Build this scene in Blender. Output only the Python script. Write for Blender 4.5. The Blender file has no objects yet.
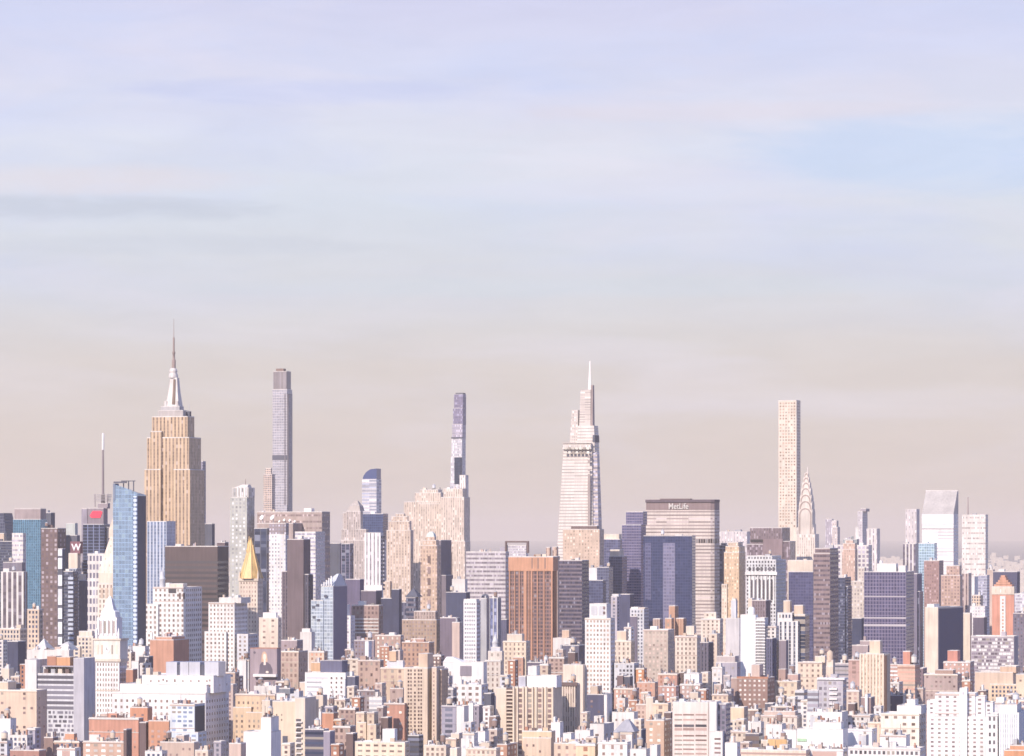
import bpy, bmesh, math, random
from math import sin, cos, pi, radians
S = bpy.context.scene
col = S.collection
rnd = random.Random(7)
# ------------------------------------------------------------------ camera
FPX, H, Y0 = 3700.0, 220.0, 532.0        # focal length in pixels, eye height, image row of the eye level
cd = bpy.data.cameras.new('camera'); cam = bpy.data.objects.new('camera', cd); col.objects.link(cam)
cam.location = (0, 0, H); cam.rotation_euler = (pi/2, 0, 0)
cd.sensor_width = 36; cd.sensor_fit = 'HORIZONTAL'; cd.lens = FPX/1024*36
cd.shift_y = (Y0-378)/1024
cd.clip_start = 1; cd.clip_end = 200000
S.camera = cam
# ------------------------------------------------------------------ light
EXPOSURE = 0.5
SUN_EL, SUN_AZ = radians(33), radians(33)     # azimuth measured from straight behind the camera towards its left
w = bpy.data.worlds.new('World'); S.world = w; w.use_nodes = True
nt = w.node_tree; nt.nodes.clear()
def N(t, kind, **kw):
    n = t.nodes.new(kind)
    for k, v in kw.items(): setattr(n, k, v)
    return n
def build_world():
    L = nt.links.new
    out = N(nt, 'ShaderNodeOutputWorld'); bg = N(nt, 'ShaderNodeBackground'); bg.inputs[1].default_value = 0.15
    L(bg.outputs[0], out.inputs[0])
    sky = N(nt, 'ShaderNodeTexSky', sky_type='NISHITA'); sky.sun_disc = False
    sky.sun_elevation = SUN_EL; sky.sun_rotation = pi + SUN_AZ; sky.altitude = 100; sky.air_density = 1.3; sky.dust_density = 1.2; sky.ozone_density = 6.0
    tc = N(nt, 'ShaderNodeTexCoord'); sx = N(nt, 'ShaderNodeSeparateXYZ'); L(tc.outputs['Generated'], sx.inputs[0])
    # streaky high cloud: noise stretched along the horizon, driven by direction
    mp = N(nt, 'ShaderNodeMapping'); mp.inputs['Scale'].default_value = (7, 7, 36); mp.inputs['Rotation'].default_value = (0, 0.03, 0)
    L(tc.outputs['Generated'], mp.inputs[0])
    nz = N(nt, 'ShaderNodeTexNoise'); nz.inputs['Scale'].default_value = 1.3; nz.inputs['Detail'].default_value = 7; nz.inputs['Roughness'].default_value = 0.55; nz.inputs['Distortion'].default_value = 0.6
    L(mp.outputs[0], nz.inputs[0])
    # elevation warped a little by the cloud noise
    wa = N(nt, 'ShaderNodeMath', operation='MULTIPLY_ADD'); wa.inputs[1].default_value = 0.016; L(nz.outputs[0], wa.inputs[0]); L(sx.outputs[2], wa.inputs[2])
    mr = N(nt, 'ShaderNodeMapRange'); mr.inputs[1].default_value = 0.008; mr.inputs[2].default_value = 0.158; L(wa.outputs[0], mr.inputs[0])
    rp = N(nt, 'ShaderNodeValToRGB'); L(mr.outputs[0], rp.inputs[0])
    def lin(c): return tuple(((x/255)/12.92 if x/255 <= .04045 else ((x/255+.055)/1.055)**2.4) for x in c) + (1,)
    stops = SKY_STOPS
    e = rp.color_ramp.elements
    e[0].position = stops[0][0]; e[0].color = lin(stops[0][1]); e[1].position = stops[-1][0]; e[1].color = lin(stops[-1][1])
    for p, c in stops[1:-1]:
        k = e.new(p); k.color = lin(c)
    # cloud brightness and the clear blue gaps
    nz2 = N(nt, 'ShaderNodeTexNoise'); nz2.inputs['Scale'].default_value = 1.0; nz2.inputs['Detail'].default_value = 6; nz2.inputs['Roughness'].default_value = 0.5; nz2.inputs['Distortion'].default_value = 0.4
    mp2 = N(nt, 'ShaderNodeMapping'); mp2.inputs['Scale'].default_value = (10, 10, 44); mp2.inputs['Location'].default_value = (3.1, 1.7, 0.4); mp2.inputs['Rotation'].default_value = (0, -0.02, 0)
    L(tc.outputs['Generated'], mp2.inputs[0]); L(mp2.outputs[0], nz2.inputs[0])
    cr = N(nt, 'ShaderNodeMapRange'); cr.inputs[1].default_value = 0.42; cr.inputs[2].default_value = 0.68; cr.inputs[3].default_value = 0.0; cr.inputs[4].default_value = 1.0; L(nz2.outputs[0], cr.inputs[0])
    hi = N(nt, 'ShaderNodeMapRange'); hi.inputs[1].default_value = 0.045; hi.inputs[2].default_value = 0.085; hi.inputs[4].default_value = 0.75; L(sx.outputs[2], hi.inputs[0])
    fm = N(nt, 'ShaderNodeMath', operation='MULTIPLY'); L(cr.outputs[0], fm.inputs[0]); L(hi.outputs[0], fm.inputs[1])
    blue = N(nt, 'ShaderNodeMix', data_type='RGBA'); blue.inputs[7].default_value = lin((208, 217, 248))
    L(fm.outputs[0], blue.inputs[0]); L(rp.outputs[0], blue.inputs[6])
    cr2 = N(nt, 'ShaderNodeMapRange'); cr2.inputs[1].default_value = 0.50; cr2.inputs[2].default_value = 0.72; cr2.inputs[4].default_value = 0.45; L(nz.outputs[0], cr2.inputs[0])
    whit = N(nt, 'ShaderNodeMix', data_type='RGBA'); whit.inputs[7].default_value = lin((234, 228, 240))
    L(cr2.outputs[0], whit.inputs[0]); L(blue.outputs[2], whit.inputs[6])
    sc = N(nt, 'ShaderNodeVectorMath', operation='SCALE'); sc.inputs[3].default_value = 1/.15/2**EXPOSURE; 
    # thin streaks, a clearer blue gap and one grey bank of cloud, each placed by compass direction and height
    mp3 = N(nt, 'ShaderNodeMapping'); mp3.inputs['Scale'].default_value = (24, 24, 125); mp3.inputs['Rotation'].default_value = (0, .035, 0); L(tc.outputs['Generated'], mp3.inputs[0])
    nz3 = N(nt, 'ShaderNodeTexNoise'); nz3.inputs['Scale'].default_value = 1.0; nz3.inputs['Detail'].default_value = 8; nz3.inputs['Roughness'].default_value = .62; nz3.inputs['Distortion'].default_value = .5; L(mp3.outputs[0], nz3.inputs[0])
    def blob(cx, cz, rx, rz):
        a = N(nt, 'ShaderNodeMath', operation='MULTIPLY_ADD'); a.inputs[1].default_value = 1/rx; a.inputs[2].default_value = -cx/rx; L(sx.outputs[0], a.inputs[0])
        c = N(nt, 'ShaderNodeMath', operation='MULTIPLY_ADD'); c.inputs[1].default_value = 1/rz; c.inputs[2].default_value = -cz/rz; L(sx.outputs[2], c.inputs[0])
        d = N(nt, 'ShaderNodeMath', operation='POWER'); d.inputs[1].default_value = 2; L(a.outputs[0], d.inputs[0])
        e_ = N(nt, 'ShaderNodeMath', operation='POWER'); e_.inputs[1].default_value = 2; L(c.outputs[0], e_.inputs[0])
        f = N(nt, 'ShaderNodeMath', operation='ADD'); L(d.outputs[0], f.inputs[0]); L(e_.outputs[0], f.inputs[1])
        q = N(nt, 'ShaderNodeMath', operation='MULTIPLY_ADD'); q.inputs[1].default_value = 2.6; q.inputs[2].default_value = -1.3; L(nz3.outputs[0], q.inputs[0])
        g = N(nt, 'ShaderNodeMath', operation='ADD'); L(f.outputs[0], g.inputs[0]); L(q.outputs[0], g.inputs[1])
        h = N(nt, 'ShaderNodeMapRange'); h.interpolation_type = 'SMOOTHSTEP'; h.inputs[1].default_value = 1.3; h.inputs[2].default_value = 0.0; h.inputs[3].default_value = 0; h.inputs[4].default_value = 1; L(g.outputs[0], h.inputs[0])
        return h.outputs[0]
    cur = whit.outputs[2]
    for (cx, cz, rx, rz, colr, amt) in ((.118, .101, .062, .0115, (203, 221, 250), .7), (-.118, .0865, .055, .0042, (203, 210, 226), .75), (-.09, .077, .06, .003, (210, 216, 230), .5), (-.12, .094, .06, .0045, (232, 225, 231), .6), (.03, .092, .07, .004, (229, 230, 246), .5), (-.06, .118, .05, .004, (205, 213, 247), .6), (.06, .113, .06, .003, (229, 223, 236), .5), (.02, .066, .12, .003, (214, 222, 234), .5)):
        sm = N(nt, 'ShaderNodeMath', operation='MULTIPLY'); sm.inputs[1].default_value = amt; L(blob(cx, cz, rx, rz), sm.inputs[0])
        mm_ = N(nt, 'ShaderNodeMix', data_type='RGBA'); mm_.inputs[7].default_value = lin(colr); L(sm.outputs[0], mm_.inputs[0]); L(cur, mm_.inputs[6]); cur = mm_.outputs[2]
    st3 = N(nt, 'ShaderNodeMapRange'); st3.inputs[1].default_value = .35; st3.inputs[2].default_value = .7; st3.inputs[3].default_value = .975; st3.inputs[4].default_value = 1.025; L(nz3.outputs[0], st3.inputs[0])
    sv = N(nt, 'ShaderNodeVectorMath', operation='SCALE'); L(cur, sv.inputs[0]); L(st3.outputs[0], sv.inputs[3])
    up = N(nt, 'ShaderNodeMapRange'); up.inputs[1].default_value = 0.15; up.inputs[2].default_value = 0.32; L(sx.outputs[2], up.inputs[0])
    lav = N(nt, 'ShaderNodeMix', data_type='RGBA'); lav.inputs[7].default_value = lin((118, 146, 255)); L(up.outputs[0], lav.inputs[0]); L(sv.outputs[0], lav.inputs[6])
    L(lav.outputs[2], sc.inputs[0])
    # the clouded band by the horizon gives way to the open blue sky overhead
    fd = N(nt, 'ShaderNodeMapRange'); fd.inputs[1].default_value = 0.40; fd.inputs[2].default_value = 0.65; L(sx.outputs[2], fd.inputs[0])
    mx = N(nt, 'ShaderNodeMix', data_type='RGBA'); L(fd.outputs[0], mx.inputs[0]); L(sc.outputs[0], mx.inputs[6]); L(sky.outputs[0], mx.inputs[7])
    L(mx.outputs[2], bg.inputs[0])
SKY_STOPS = [(0.0, (221,206,198)), (0.16, (222,210,205)), (0.30, (222,214,212)), (0.42, (219,220,227)), (0.58, (218,225,238)), (0.70, (224,228,243)), (0.85, (218,221,245)), (1.0, (210,211,241))]
build_world()
sd = bpy.data.lights.new('sun', 'SUN'); sd.energy = 3.8; sd.angle = radians(0.5); sd.color = (1.0, 0.865, 0.755)
sun = bpy.data.objects.new('sun', sd); col.objects.link(sun)
sun.rotation_euler = (pi/2 - SUN_EL, 0, -SUN_AZ)   # the lamp stands behind the camera, to its left
S.view_settings.view_transform = 'Standard'; S.view_settings.look = 'None'; S.view_settings.gamma = 1; S.view_settings.exposure = EXPOSURE
S.cycles.max_bounces = 5; S.cycles.diffuse_bounces = 2; S.cycles.glossy_bounces = 2; S.cycles.transmission_bounces = 1; S.cycles.volume_bounces = 2; S.cycles.pixel_filter_type = 'BLACKMAN_HARRIS'; S.cycles.filter_width = 1.6
# ------------------------------------------------------------------ materials
COL = dict(white=(.76,.73,.70), snow=(.82,.80,.79), offwhite=(.68,.64,.60), cream=(.68,.58,.475), peach=(.64,.50,.385), tan=(.55,.44,.345), sand=(.63,.53,.43),
           pinkstone=(.56,.44,.38), brick=(.42,.21,.14), orange=(.58,.27,.14), redbrick=(.55,.25,.18), brown=(.27,.185,.16), umber=(.16,.11,.105), mauve=(.15,.11,.122),
           grey=(.42,.42,.44), palegrey=(.60,.60,.62), lavender=(.42,.39,.44), slate=(.10,.105,.14), navy=(.035,.045,.085), dark=(.05,.045,.05), charcoal=(.08,.075,.085),
           yellow=(.70,.56,.39), gold=(.78,.52,.12), steel=(.62,.63,.66), paleblue=(.58,.66,.72), teal=(.13,.28,.42), asphalt=(.05,.05,.052), bronze=(.19,.14,.12), copper=(.30,.46,.42), tarpaper=(.22,.20,.20))
def C(c): return COL[c] if isinstance(c, str) else c
_m = {}
def newmat(name):
    m = bpy.data.materials.new(name); m.use_nodes = True
    return m, m.node_tree, m.node_tree.nodes['Principled BSDF']
def weather(t, base, amt=0.19):
    """base colour broken up by soot streaks and patches, in metres of the wall itself"""
    L = t.links.new
    tc = N(t, 'ShaderNodeTexCoord'); oi = N(t, 'ShaderNodeObjectInfo')
    ad = N(t, 'ShaderNodeVectorMath', operation='ADD'); L(tc.outputs['Object'], ad.inputs[0]); L(oi.outputs['Location'], ad.inputs[1])
    a = N(t, 'ShaderNodeTexNoise'); a.inputs['Scale'].default_value = .06; a.inputs['Detail'].default_value = 5; L(ad.outputs[0], a.inputs[0])
    mp = N(t, 'ShaderNodeMapping'); mp.inputs['Scale'].default_value = (.5, .5, .035); L(ad.outputs[0], mp.inputs[0])
    b = N(t, 'ShaderNodeTexNoise'); b.inputs['Scale'].default_value = 1.0; b.inputs['Detail'].default_value = 3; L(mp.outputs[0], b.inputs[0])
    s = N(t, 'ShaderNodeMath', operation='ADD'); L(a.outputs[0], s.inputs[0]); L(b.outputs[0], s.inputs[1])
    r = N(t, 'ShaderNodeMapRange'); r.inputs[1].default_value = .65; r.inputs[2].default_value = 1.35; r.inputs[3].default_value = 1-amt*1.4; r.inputs[4].default_value = 1+amt*.6
    L(s.outputs[0], r.inputs[0])
    v = N(t, 'ShaderNodeVectorMath', operation='SCALE'); L(r.outputs[0], v.inputs[3])
    if isinstance(base, tuple): v.inputs[0].default_value = base[:3]
    else: L(base, v.inputs[0])
    return v.outputs[0]
def wall(c, rough=.85):
    k = ('wall', c, rough)
    if k in _m: return _m[k]
    m, t, p = newmat('wall_paint'); p.inputs['Roughness'].default_value = rough
    t.links.new(weather(t, C(c)), p.inputs['Base Color']); _m[k] = m; return m
def metal(c, rough=.35):
    k = ('metal', c, rough)
    if k in _m: return _m[k]
    m, t, p = newmat('metal'); p.inputs['Base Color'].default_value = C(c)+(1,); p.inputs['Metallic'].default_value = .85; p.inputs['Roughness'].default_value = rough
    t.links.new(weather(t, C(c), .1), p.inputs['Base Color']); _m[k] = m; return m
def pane(c='navy', light=.14):
    """window glass: each pane its own darkness, some with pale blinds drawn"""
    k = ('pane', c, light)
    if k in _m: return _m[k]
    m, t, p = newmat('window_glass'); L = t.links.new
    oi = N(t, 'ShaderNodeObjectInfo'); ge = N(t, 'ShaderNodeNewGeometry')
    s = N(t, 'ShaderNodeMath', operation='ADD'); L(oi.outputs['Random'], s.inputs[0]); L(ge.outputs['Random Per Island'], s.inputs[1])
    f = N(t, 'ShaderNodeMath', operation='FRACT'); L(s.outputs[0], f.inputs[0])
    r = N(t, 'ShaderNodeValToRGB'); e = r.color_ramp.elements; b = C(c)
    e[0].color = tuple(x*.7 for x in b)+(1,); e[1].position = 1-light; e[1].color = tuple(min(1, x*1.8+.03) for x in b)+(1,)
    k2 = e.new(min(.999, 1-light+.01)); k2.color = (.34,.30,.26,1)
    L(f.outputs[0], r.inputs[0]); L(r.outputs[0], p.inputs['Base Color'])
    p.inputs['Roughness'].default_value = .22; p.inputs['Specular IOR Level'].default_value = .3; _m[k] = m; return m
def facade(wc, gc='navy', pitch=3.2, floor=3.4, wf=.5, hf=.55, light=.15, gmetal=0., grough=.25, wmetal=0., off=(0,0)):
    """far wall whose windows are too small to model: openings ruled in metres along the wall's own UV map"""
    k = ('fac', wc, gc, pitch, floor, wf, hf, light, gmetal, grough, wmetal, off)
    if k in _m: return _m[k]
    m, t, p = newmat('facade'); L = t.links.new
    uv = N(t, 'ShaderNodeUVMap'); sx = N(t, 'ShaderNodeSeparateXYZ'); L(uv.outputs[0], sx.inputs[0])
    def ax(o, per, of, fr):
        d = N(t, 'ShaderNodeMath', operation='DIVIDE'); L(o, d.inputs[0]); d.inputs[1].default_value = per
        a = N(t, 'ShaderNodeMath', operation='ADD'); L(d.outputs[0], a.inputs[0]); a.inputs[1].default_value = of
        fl = N(t, 'ShaderNodeMath', operation='FLOOR'); L(a.outputs[0], fl.inputs[0])
        fc = N(t, 'ShaderNodeMath', operation='FRACT'); L(a.outputs[0], fc.inputs[0])
        c = N(t, 'ShaderNodeMath', operation='SUBTRACT'); L(fc.outputs[0], c.inputs[0]); c.inputs[1].default_value = .5
        ab = N(t, 'ShaderNodeMath', operation='ABSOLUTE'); L(c.outputs[0], ab.inputs[0])
        lt = N(t, 'ShaderNodeMath', operation='LESS_THAN'); L(ab.outputs[0], lt.inputs[0]); lt.inputs[1].default_value = fr/2
        return fl, lt
    fu, mu = ax(sx.outputs[0], pitch, off[0], wf); fv, mv = ax(sx.outputs[1], floor, off[1], hf)
    mk = N(t, 'ShaderNodeMath', operation='MULTIPLY'); L(mu.outputs[0], mk.inputs[0]); L(mv.outputs[0], mk.inputs[1])
    cb = N(t, 'ShaderNodeCombineXYZ'); L(fu.outputs[0], cb.inputs[0]); L(fv.outputs[0], cb.inputs[1])
    oi = N(t, 'ShaderNodeObjectInfo'); L(oi.outputs['Random'], cb.inputs[2])
    wn = N(t, 'ShaderNodeTexWhiteNoise', noise_dimensions='3D'); L(cb.outputs[0], wn.inputs[0])
    r = N(t, 'ShaderNodeValToRGB'); e = r.color_ramp.elements; b = C(gc)
    lo, hi_, li, la = (.84, 1.14, 1.25, .03) if gmetal else (.7, 1.4, 1.6, .16)
    e[0].color = tuple(x*lo for x in b)+(1,); e[1].position = 1-light; e[1].color = tuple(min(1, x*hi_+.01) for x in b)+(1,)
    k2 = e.new(min(.999, 1-light+.02)); k2.color = tuple(min(.8, x*li+la) for x in b)+(1,)
    L(wn.outputs[0], r.inputs[0])
    mx = N(t, 'ShaderNodeMix', data_type='RGBA'); L(mk.outputs[0], mx.inputs[0]); L(weather(t, C(wc)), mx.inputs[6]); L(r.outputs[0], mx.inputs[7])
    L(mx.outputs[2], p.inputs['Base Color'])
    def lerp(a, b, sock):
        q = N(t, 'ShaderNodeMapRange'); q.inputs[3].default_value = a; q.inputs[4].default_value = b; L(mk.outputs[0], q.inputs[0]); L(q.outputs[0], p.inputs[sock])
    lerp(.8 if not wmetal else .3, grough, 'Roughness'); lerp(wmetal, gmetal, 'Metallic')
    _m[k] = m; return m
# ------------------------------------------------------------------ mesh helpers
def link(name, me, parent=None, mats=()):
    for m in mats: me.materials.append(m)
    o = bpy.data.objects.new(name, me); col.objects.link(o)
    if parent is not None: o.parent = parent
    return o
def prism(pts0, pts1, z0, z1, cap=True, smooth=False):
    """walls between two outlines of equal length, UV in metres round the outline"""
    me = bpy.data.meshes.new('mesh'); n = len(pts0)
    vs = [(x, y, z0) for x, y in pts0] + [(x, y, z1) for x, y in pts1]
    fs = [(i, (i+1) % n, n+(i+1) % n, n+i) for i in range(n)]
    if cap: fs.append(tuple(range(n, 2*n)))
    me.from_pydata(vs, [], fs)
    uv = me.uv_layers.new(name='UVMap'); u = 0; k = 0
    for i in range(n):
        d = math.dist(pts0[i], pts0[(i+1) % n]); c = [(u-d/2, z0-z1), (u+d/2, z0-z1), (u+d/2, 0), (u-d/2, 0)]
        for q in c: uv.data[k].uv = (q[0], q[1]); k += 1
        u = u  # every face is centred on u = 0
    for p in me.polygons: p.use_smooth = smooth and p.index < n
    return me
def rect(x0, x1, y0, y1): return [(x0, y0), (x1, y0), (x1, y1), (x0, y1)]
def circ(cx, cy, r, n=12): return [(cx+r*cos(2*pi*i/n), cy+r*sin(2*pi*i/n)) for i in range(n)]
def boxes(lst):
    """several plain boxes as one mesh"""
    me = bpy.data.meshes.new('mesh'); vs = []; fs = []
    for x0, x1, y0, y1, z0, z1 in lst:
        b = len(vs); vs += [(x, y, z) for z in (z0, z1) for x, y in rect(x0, x1, y0, y1)]
        fs += [tuple(b+i for i in f) for f in ((0,3,2,1), (4,5,6,7), (0,1,5,4), (1,2,6,5), (2,3,7,6), (3,0,4,7))]
    me.from_pydata(vs, [], fs); return me
_unit = {}
def unit(mat):
    if mat.name not in _unit:
        me = boxes([(-.5, .5, -.5, .5, -.5, .5)]); me.materials.append(mat); _unit[mat.name] = me
    return _unit[mat.name]
def ubox(name, x0, x1, y0, y1, z0, z1, mat, parent):
    o = bpy.data.objects.new(name, unit(mat)); col.objects.link(o); o.parent = parent
    o.location = ((x0+x1)/2, (y0+y1)/2, (z0+z1)/2); o.scale = (x1-x0, y1-y0, z1-z0); return o
def lathe(prof, n=14, smooth=True, cx=0, cy=0):
    me = bpy.data.meshes.new('mesh'); vs = []; fs = []
    for r, z in prof: vs += [(cx+r*cos(2*pi*i/n), cy+r*sin(2*pi*i/n), z) for i in range(n)]
    for j in range(len(prof)-1):
        for i in range(n): fs.append((j*n+i, j*n+(i+1) % n, (j+1)*n+(i+1) % n, (j+1)*n+i))
    fs.append(tuple(range((len(prof)-1)*n, len(prof)*n)))
    me.from_pydata(vs, [], fs)
    for p in me.polygons: p.use_smooth = smooth and len(p.vertices) == 4
    return me
# ------------------------------------------------------------------ a building
G0 = radians(17)          # the street grid's turn against the line of sight
TANK = {}
GROUPS = dict(row_house='low houses among the nearer roofs', apartment_block='apartment blocks crowding the nearer roofs', brick_block='brick blocks among the nearer roofs', apartment_tower='tall apartment towers', office_tower='office towers of the skyline',
              office_block='plain office blocks between the towers', stone_tower='tan stone towers', glass_tower='glass office towers', office_building='broad banded office slabs', skyscraper='tallest towers of the skyline', loft_building='loft buildings', warehouse='white walled warehouses', hotel='stone hotels', clock_tower='pale pointed clock towers', glass_building='dark glass slabs', stone_building='wide tan stone masses')
class Bld:
    def __init__(s, name, cat, label, x0, x1, x2, D, g=None, L=None, group=None):
        g = G0 if g is None else radians(g); s.g = g; s.D = D; s.px = (x0, x1, x2)
        a = (x0-512)/FPX; cx = (x1-512)/FPX*D
        W = (cx-a*D)/(cos(g)+a*sin(g))
        if L is None:
            b = ((x2 if x2 else x1+.2*(x1-x0))-512)/FPX; den = sin(g)-b*cos(g)
            L = (b*D-cx)/den if den > .02 else 60
            L = max(9, min(L, 85))
        s.W, s.L = W, L
        s.rx = cx-cos(g)*W/2; s.ry = D+sin(g)*W/2
        s.root = bpy.data.objects.new(name, None); col.objects.link(s.root); s.root.empty_display_size = 5
        s.root.location = (s.rx, s.ry, 0); s.root.rotation_euler = (0, 0, -g)
        s.root['label'] = label; s.root['category'] = cat
        group = group or GROUPS.get(name)
        if group: s.root['group'] = group
        s.vols = []
    def lx(s, px, ly=0):
        a = (px-512)/FPX; g = s.g
        return (a*(s.ry+ly*cos(g))-s.rx-ly*sin(g))/(cos(g)+a*sin(g))
    def lz(s, py, lx, ly=0): return H-(py-Y0)*(s.ry-lx*sin(s.g)+ly*cos(s.g))/FPX
    # volumes ------------------------------------------------------
    def vol(s, name, x0, x1, y0, y1, z0, z1, mat, roof='tarpaper', ph=.7, parent=None, rim=None):
        """a block with walls in metres and a roof deck behind a parapet"""
        parent = parent or s.root
        zt = z1-ph if roof else z1
        o = link(name, prism(rect(x0, x1, y0, y1), rect(x0, x1, y0, y1), z0, zt, cap=not roof), parent, [mat])
        if roof:
            t = min(.45, (x1-x0)/6, (y1-y0)/6); me = bpy.data.meshes.new('mesh')
            A = rect(x0, x1, y0, y1); B = rect(x0+t, x1-t, y0+t, y1-t)
            vs = [p+(zt,) for p in A]+[p+(z1,) for p in A]+[p+(z1,) for p in B]+[p+(zt+.12,) for p in B]
            fs = [(k*4+i, k*4+(i+1) % 4, k*4+4+(i+1) % 4, k*4+4+i) for k in range(3) for i in range(4)]+[(12, 13, 14, 15)]
            me.from_pydata(vs, [], fs)
            link('roof', me, parent, [rim or wall('offwhite'), wall(roof)])
            me.polygons[12].material_index = 1
        v = dict(o=o, x0=x0, x1=x1, y0=y0, y1=y1, z0=z0, z1=zt, deck=zt+.12); s.vols.append(v); return v
    def pv(s, name, xa, xb, yt, ly0=0, ly1=None, z0=0, yb=None, mat=None, **kw):
        """a block given by image columns and top row on the plane ly0 metres behind the front"""
        x0, x1 = s.lx(xa, ly0), s.lx(xb, ly0)
        if yb is not None: z0 = s.lz(yb, x1, ly0)
        return s.vol(name, x0, x1, ly0, s.L if ly1 is None else ly1, z0, s.lz(yt, x1, ly0), mat, **kw)
    # windows ------------------------------------------------------
    def grid(s, v, pitch=3.2, floor=3.4, wf=.46, hf=.52, mat=None, top=1.2, zmin=None, cap=100, n=None, ed=.8, right=True, parent=None, name='window', d=.07, skip=0):
        mat = mat or pane(); parent = parent or s.root
        zmin = max(v['z0']+1, zmin if zmin is not None else v['z1']-90*s.D/FPX)
        out = []
        W = v['x1']-v['x0']; n = n or max(1, int((W-2*ed)/pitch)); p = (W-2*ed)/n
        Lr = v['y1']-v['y0']; m = max(1, int((Lr-2*ed)/p)); q = (Lr-2*ed)/m
        z = v['z1']-top; r = rnd
        while z-floor > zmin:
            h = floor*hf
            for i in range(n):
                if skip and r.random() < skip: continue
                c = v['x0']+ed+p*(i+.5); out.append((c-p*wf/2, c+p*wf/2, v['y0']-d, v['y0']+.05, z-h, z))
            if right:
                for i in range(m):
                    if skip and r.random() < skip: continue
                    c = v['y0']+ed+q*(i+.5); out.append((v['x1']-.05, v['x1']+d, c-q*wf/2, c+q*wf/2, z-h, z))
            z -= floor
        for b in out[:cap]: ubox(name, *b, mat, parent)
        if out[cap:]:
            o = link('windows', boxes(out[cap:]), parent, [mat]); o['kind'] = 'stuff'
    def bands(s, v, floor=3.6, hf=.5, mat=None, top=1.4, zmin=None, d=.08, ends=0., cap=100, name='window_band', parent=None):
        mat = mat or pane(); parent = parent or s.root
        zmin = max(v['z0']+1, zmin if zmin is not None else v['z1']-95*s.D/FPX); z = v['z1']-top; k = 0
        while z-floor > zmin and k < cap:
            if ends: me = [(v['x0']+ends, v['x1']-ends, v['y0']-d, v['y0']+.2), ]
            h = floor*hf
            if ends:
                ubox(name, v['x0']+ends, v['x1']-ends, v['y0']-d, v['y0']+.2, z-h, z, mat, parent)
            else:
                ubox(name, v['x0']-d, v['x1']+d, v['y0']-d, v['y1']+d, z-h, z, mat, parent)
            z -= floor; k += 1
    def piers(s, v, n, w=.8, mat=None, d=.5, z1=None, z0=None, right=True, parent=None, name='pier', m=None):
        mat = mat or wall('white'); parent = parent or s.root
        W = v['x1']-v['x0']; z1 = v['z1'] if z1 is None else z1; z0 = v['z0'] if z0 is None else z0
        for i in range(n+1):
            c = v['x0']+w/2+(W-w)*i/n; ubox(name, c-w/2, c+w/2, v['y0']-d, v['y0']+.1, z0, z1, mat, parent)
        if right:
            Lr = v['y1']-v['y0']; m = m or max(1, round(n*Lr/W))
            for i in range(1, m+1):
                c = v['y0']+w/2+(Lr-w)*i/m; ubox(name, v['x1']-.1, v['x1']+d, c-w/2, c+w/2, z0, z1, mat, parent)
    # roof furniture -----------------------------------------------
    def tank(s, x, y, z, r=2.0, h=4.0, leg=2.6, c='tan'):
        k = c
        if k not in TANK:
            TANK[k] = (lathe([(1, 0), (1, 1)], 12), lathe([(1.08, 1), (.05, 1.42)], 12, False), boxes([(sx*.6-.08, sx*.6+.08, sy*.6-.08, sy*.6+.08, -1, 0) for sx in (-1, 1) for sy in (-1, 1)]+[(-.9, .9, -.9, .9, -.08, 0)]))
            TANK[k][0].materials.append(wall(c)); TANK[k][1].materials.append(wall('grey')); TANK[k][2].materials.append(wall('dark'))
        o = bpy.data.objects.new('water_tank', TANK[k][0]); col.objects.link(o); o.parent = s.root; o.location = (x, y, z+leg); o.scale = (r, r, h)
        q = bpy.data.objects.new('tank_roof', TANK[k][1]); col.objects.link(q); q.parent = o
        q = bpy.data.objects.new('tank_stand', TANK[k][2]); col.objects.link(q); q.parent = o; q.scale = (1, 1, leg/h)
    def clutter(s, v, n=3, c='offwhite', tank=.4, hmax=4.5):
        W, Lr = v['x1']-v['x0'], v['y1']-v['y0']; z = v['deck']; r = rnd
        if W < 6 or Lr < 6: return
        for i in range(n):
            a = r.uniform(.12, .3)*min(W, 30); b = r.uniform(.2, .5)*min(Lr, 20); h = r.uniform(1.6, hmax)
            x = r.uniform(v['x0']+.8, v['x1']-a-.8); y = r.uniform(v['y0']+1, max(v['y0']+1.1, v['y1']-b-1))
            if i == 0: ubox('roof_bulkhead', x, x+a, y, y+b, z, z+h, wall(c), s.root)
            elif i % 4 == 3:
                x = r.uniform(v['x0']+.6, v['x1']-1.2); ubox('chimney', x, x+.9, y, y+1.1, z, z+h*.7+1.2, wall(r.choice(['brick', 'umber', 'pinkstone', 'tarpaper'])), s.root)
            elif i % 7 == 6: ubox('duct', x, min(x+r.uniform(4, 9), v['x1']-.6), y, y+.9, z, z+1.3, wall(r.choice(['steel', 'grey', 'tarpaper'])), s.root)
            elif i % 7 == 5: ubox('roof_antenna', x, x+.22, y, y+.22, z, z+r.uniform(4, 8), wall('charcoal'), s.root)
            elif i % 4 == 2: ubox('stair_head', x, x+a*.45, y, y+2.6, z, z+2.9, wall(r.choice(['brick', 'pinkstone', 'cream', 'lavender', 'tan'])), s.root)
            else: ubox('air_unit', x, x+a*.5, y, y+b*.5, z, z+h*.5, wall(r.choice(['grey', 'palegrey', 'white', 'steel', 'tarpaper', 'umber'])), s.root)
        if r.random() < tank:
            s.tank(r.uniform(v['x0']+3, v['x1']-3), r.uniform(v['y0']+3, max(v['y0']+3.1, v['y1']-3)), z, r.uniform(1.6, 2.2), r.uniform(3, 4.2), r.uniform(1.5, 3), r.choice(['tan', 'brown', 'palegrey', 'sand']))
FAR = 3660      # beyond this the openings are a pixel or so and stay in the wall's material
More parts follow.
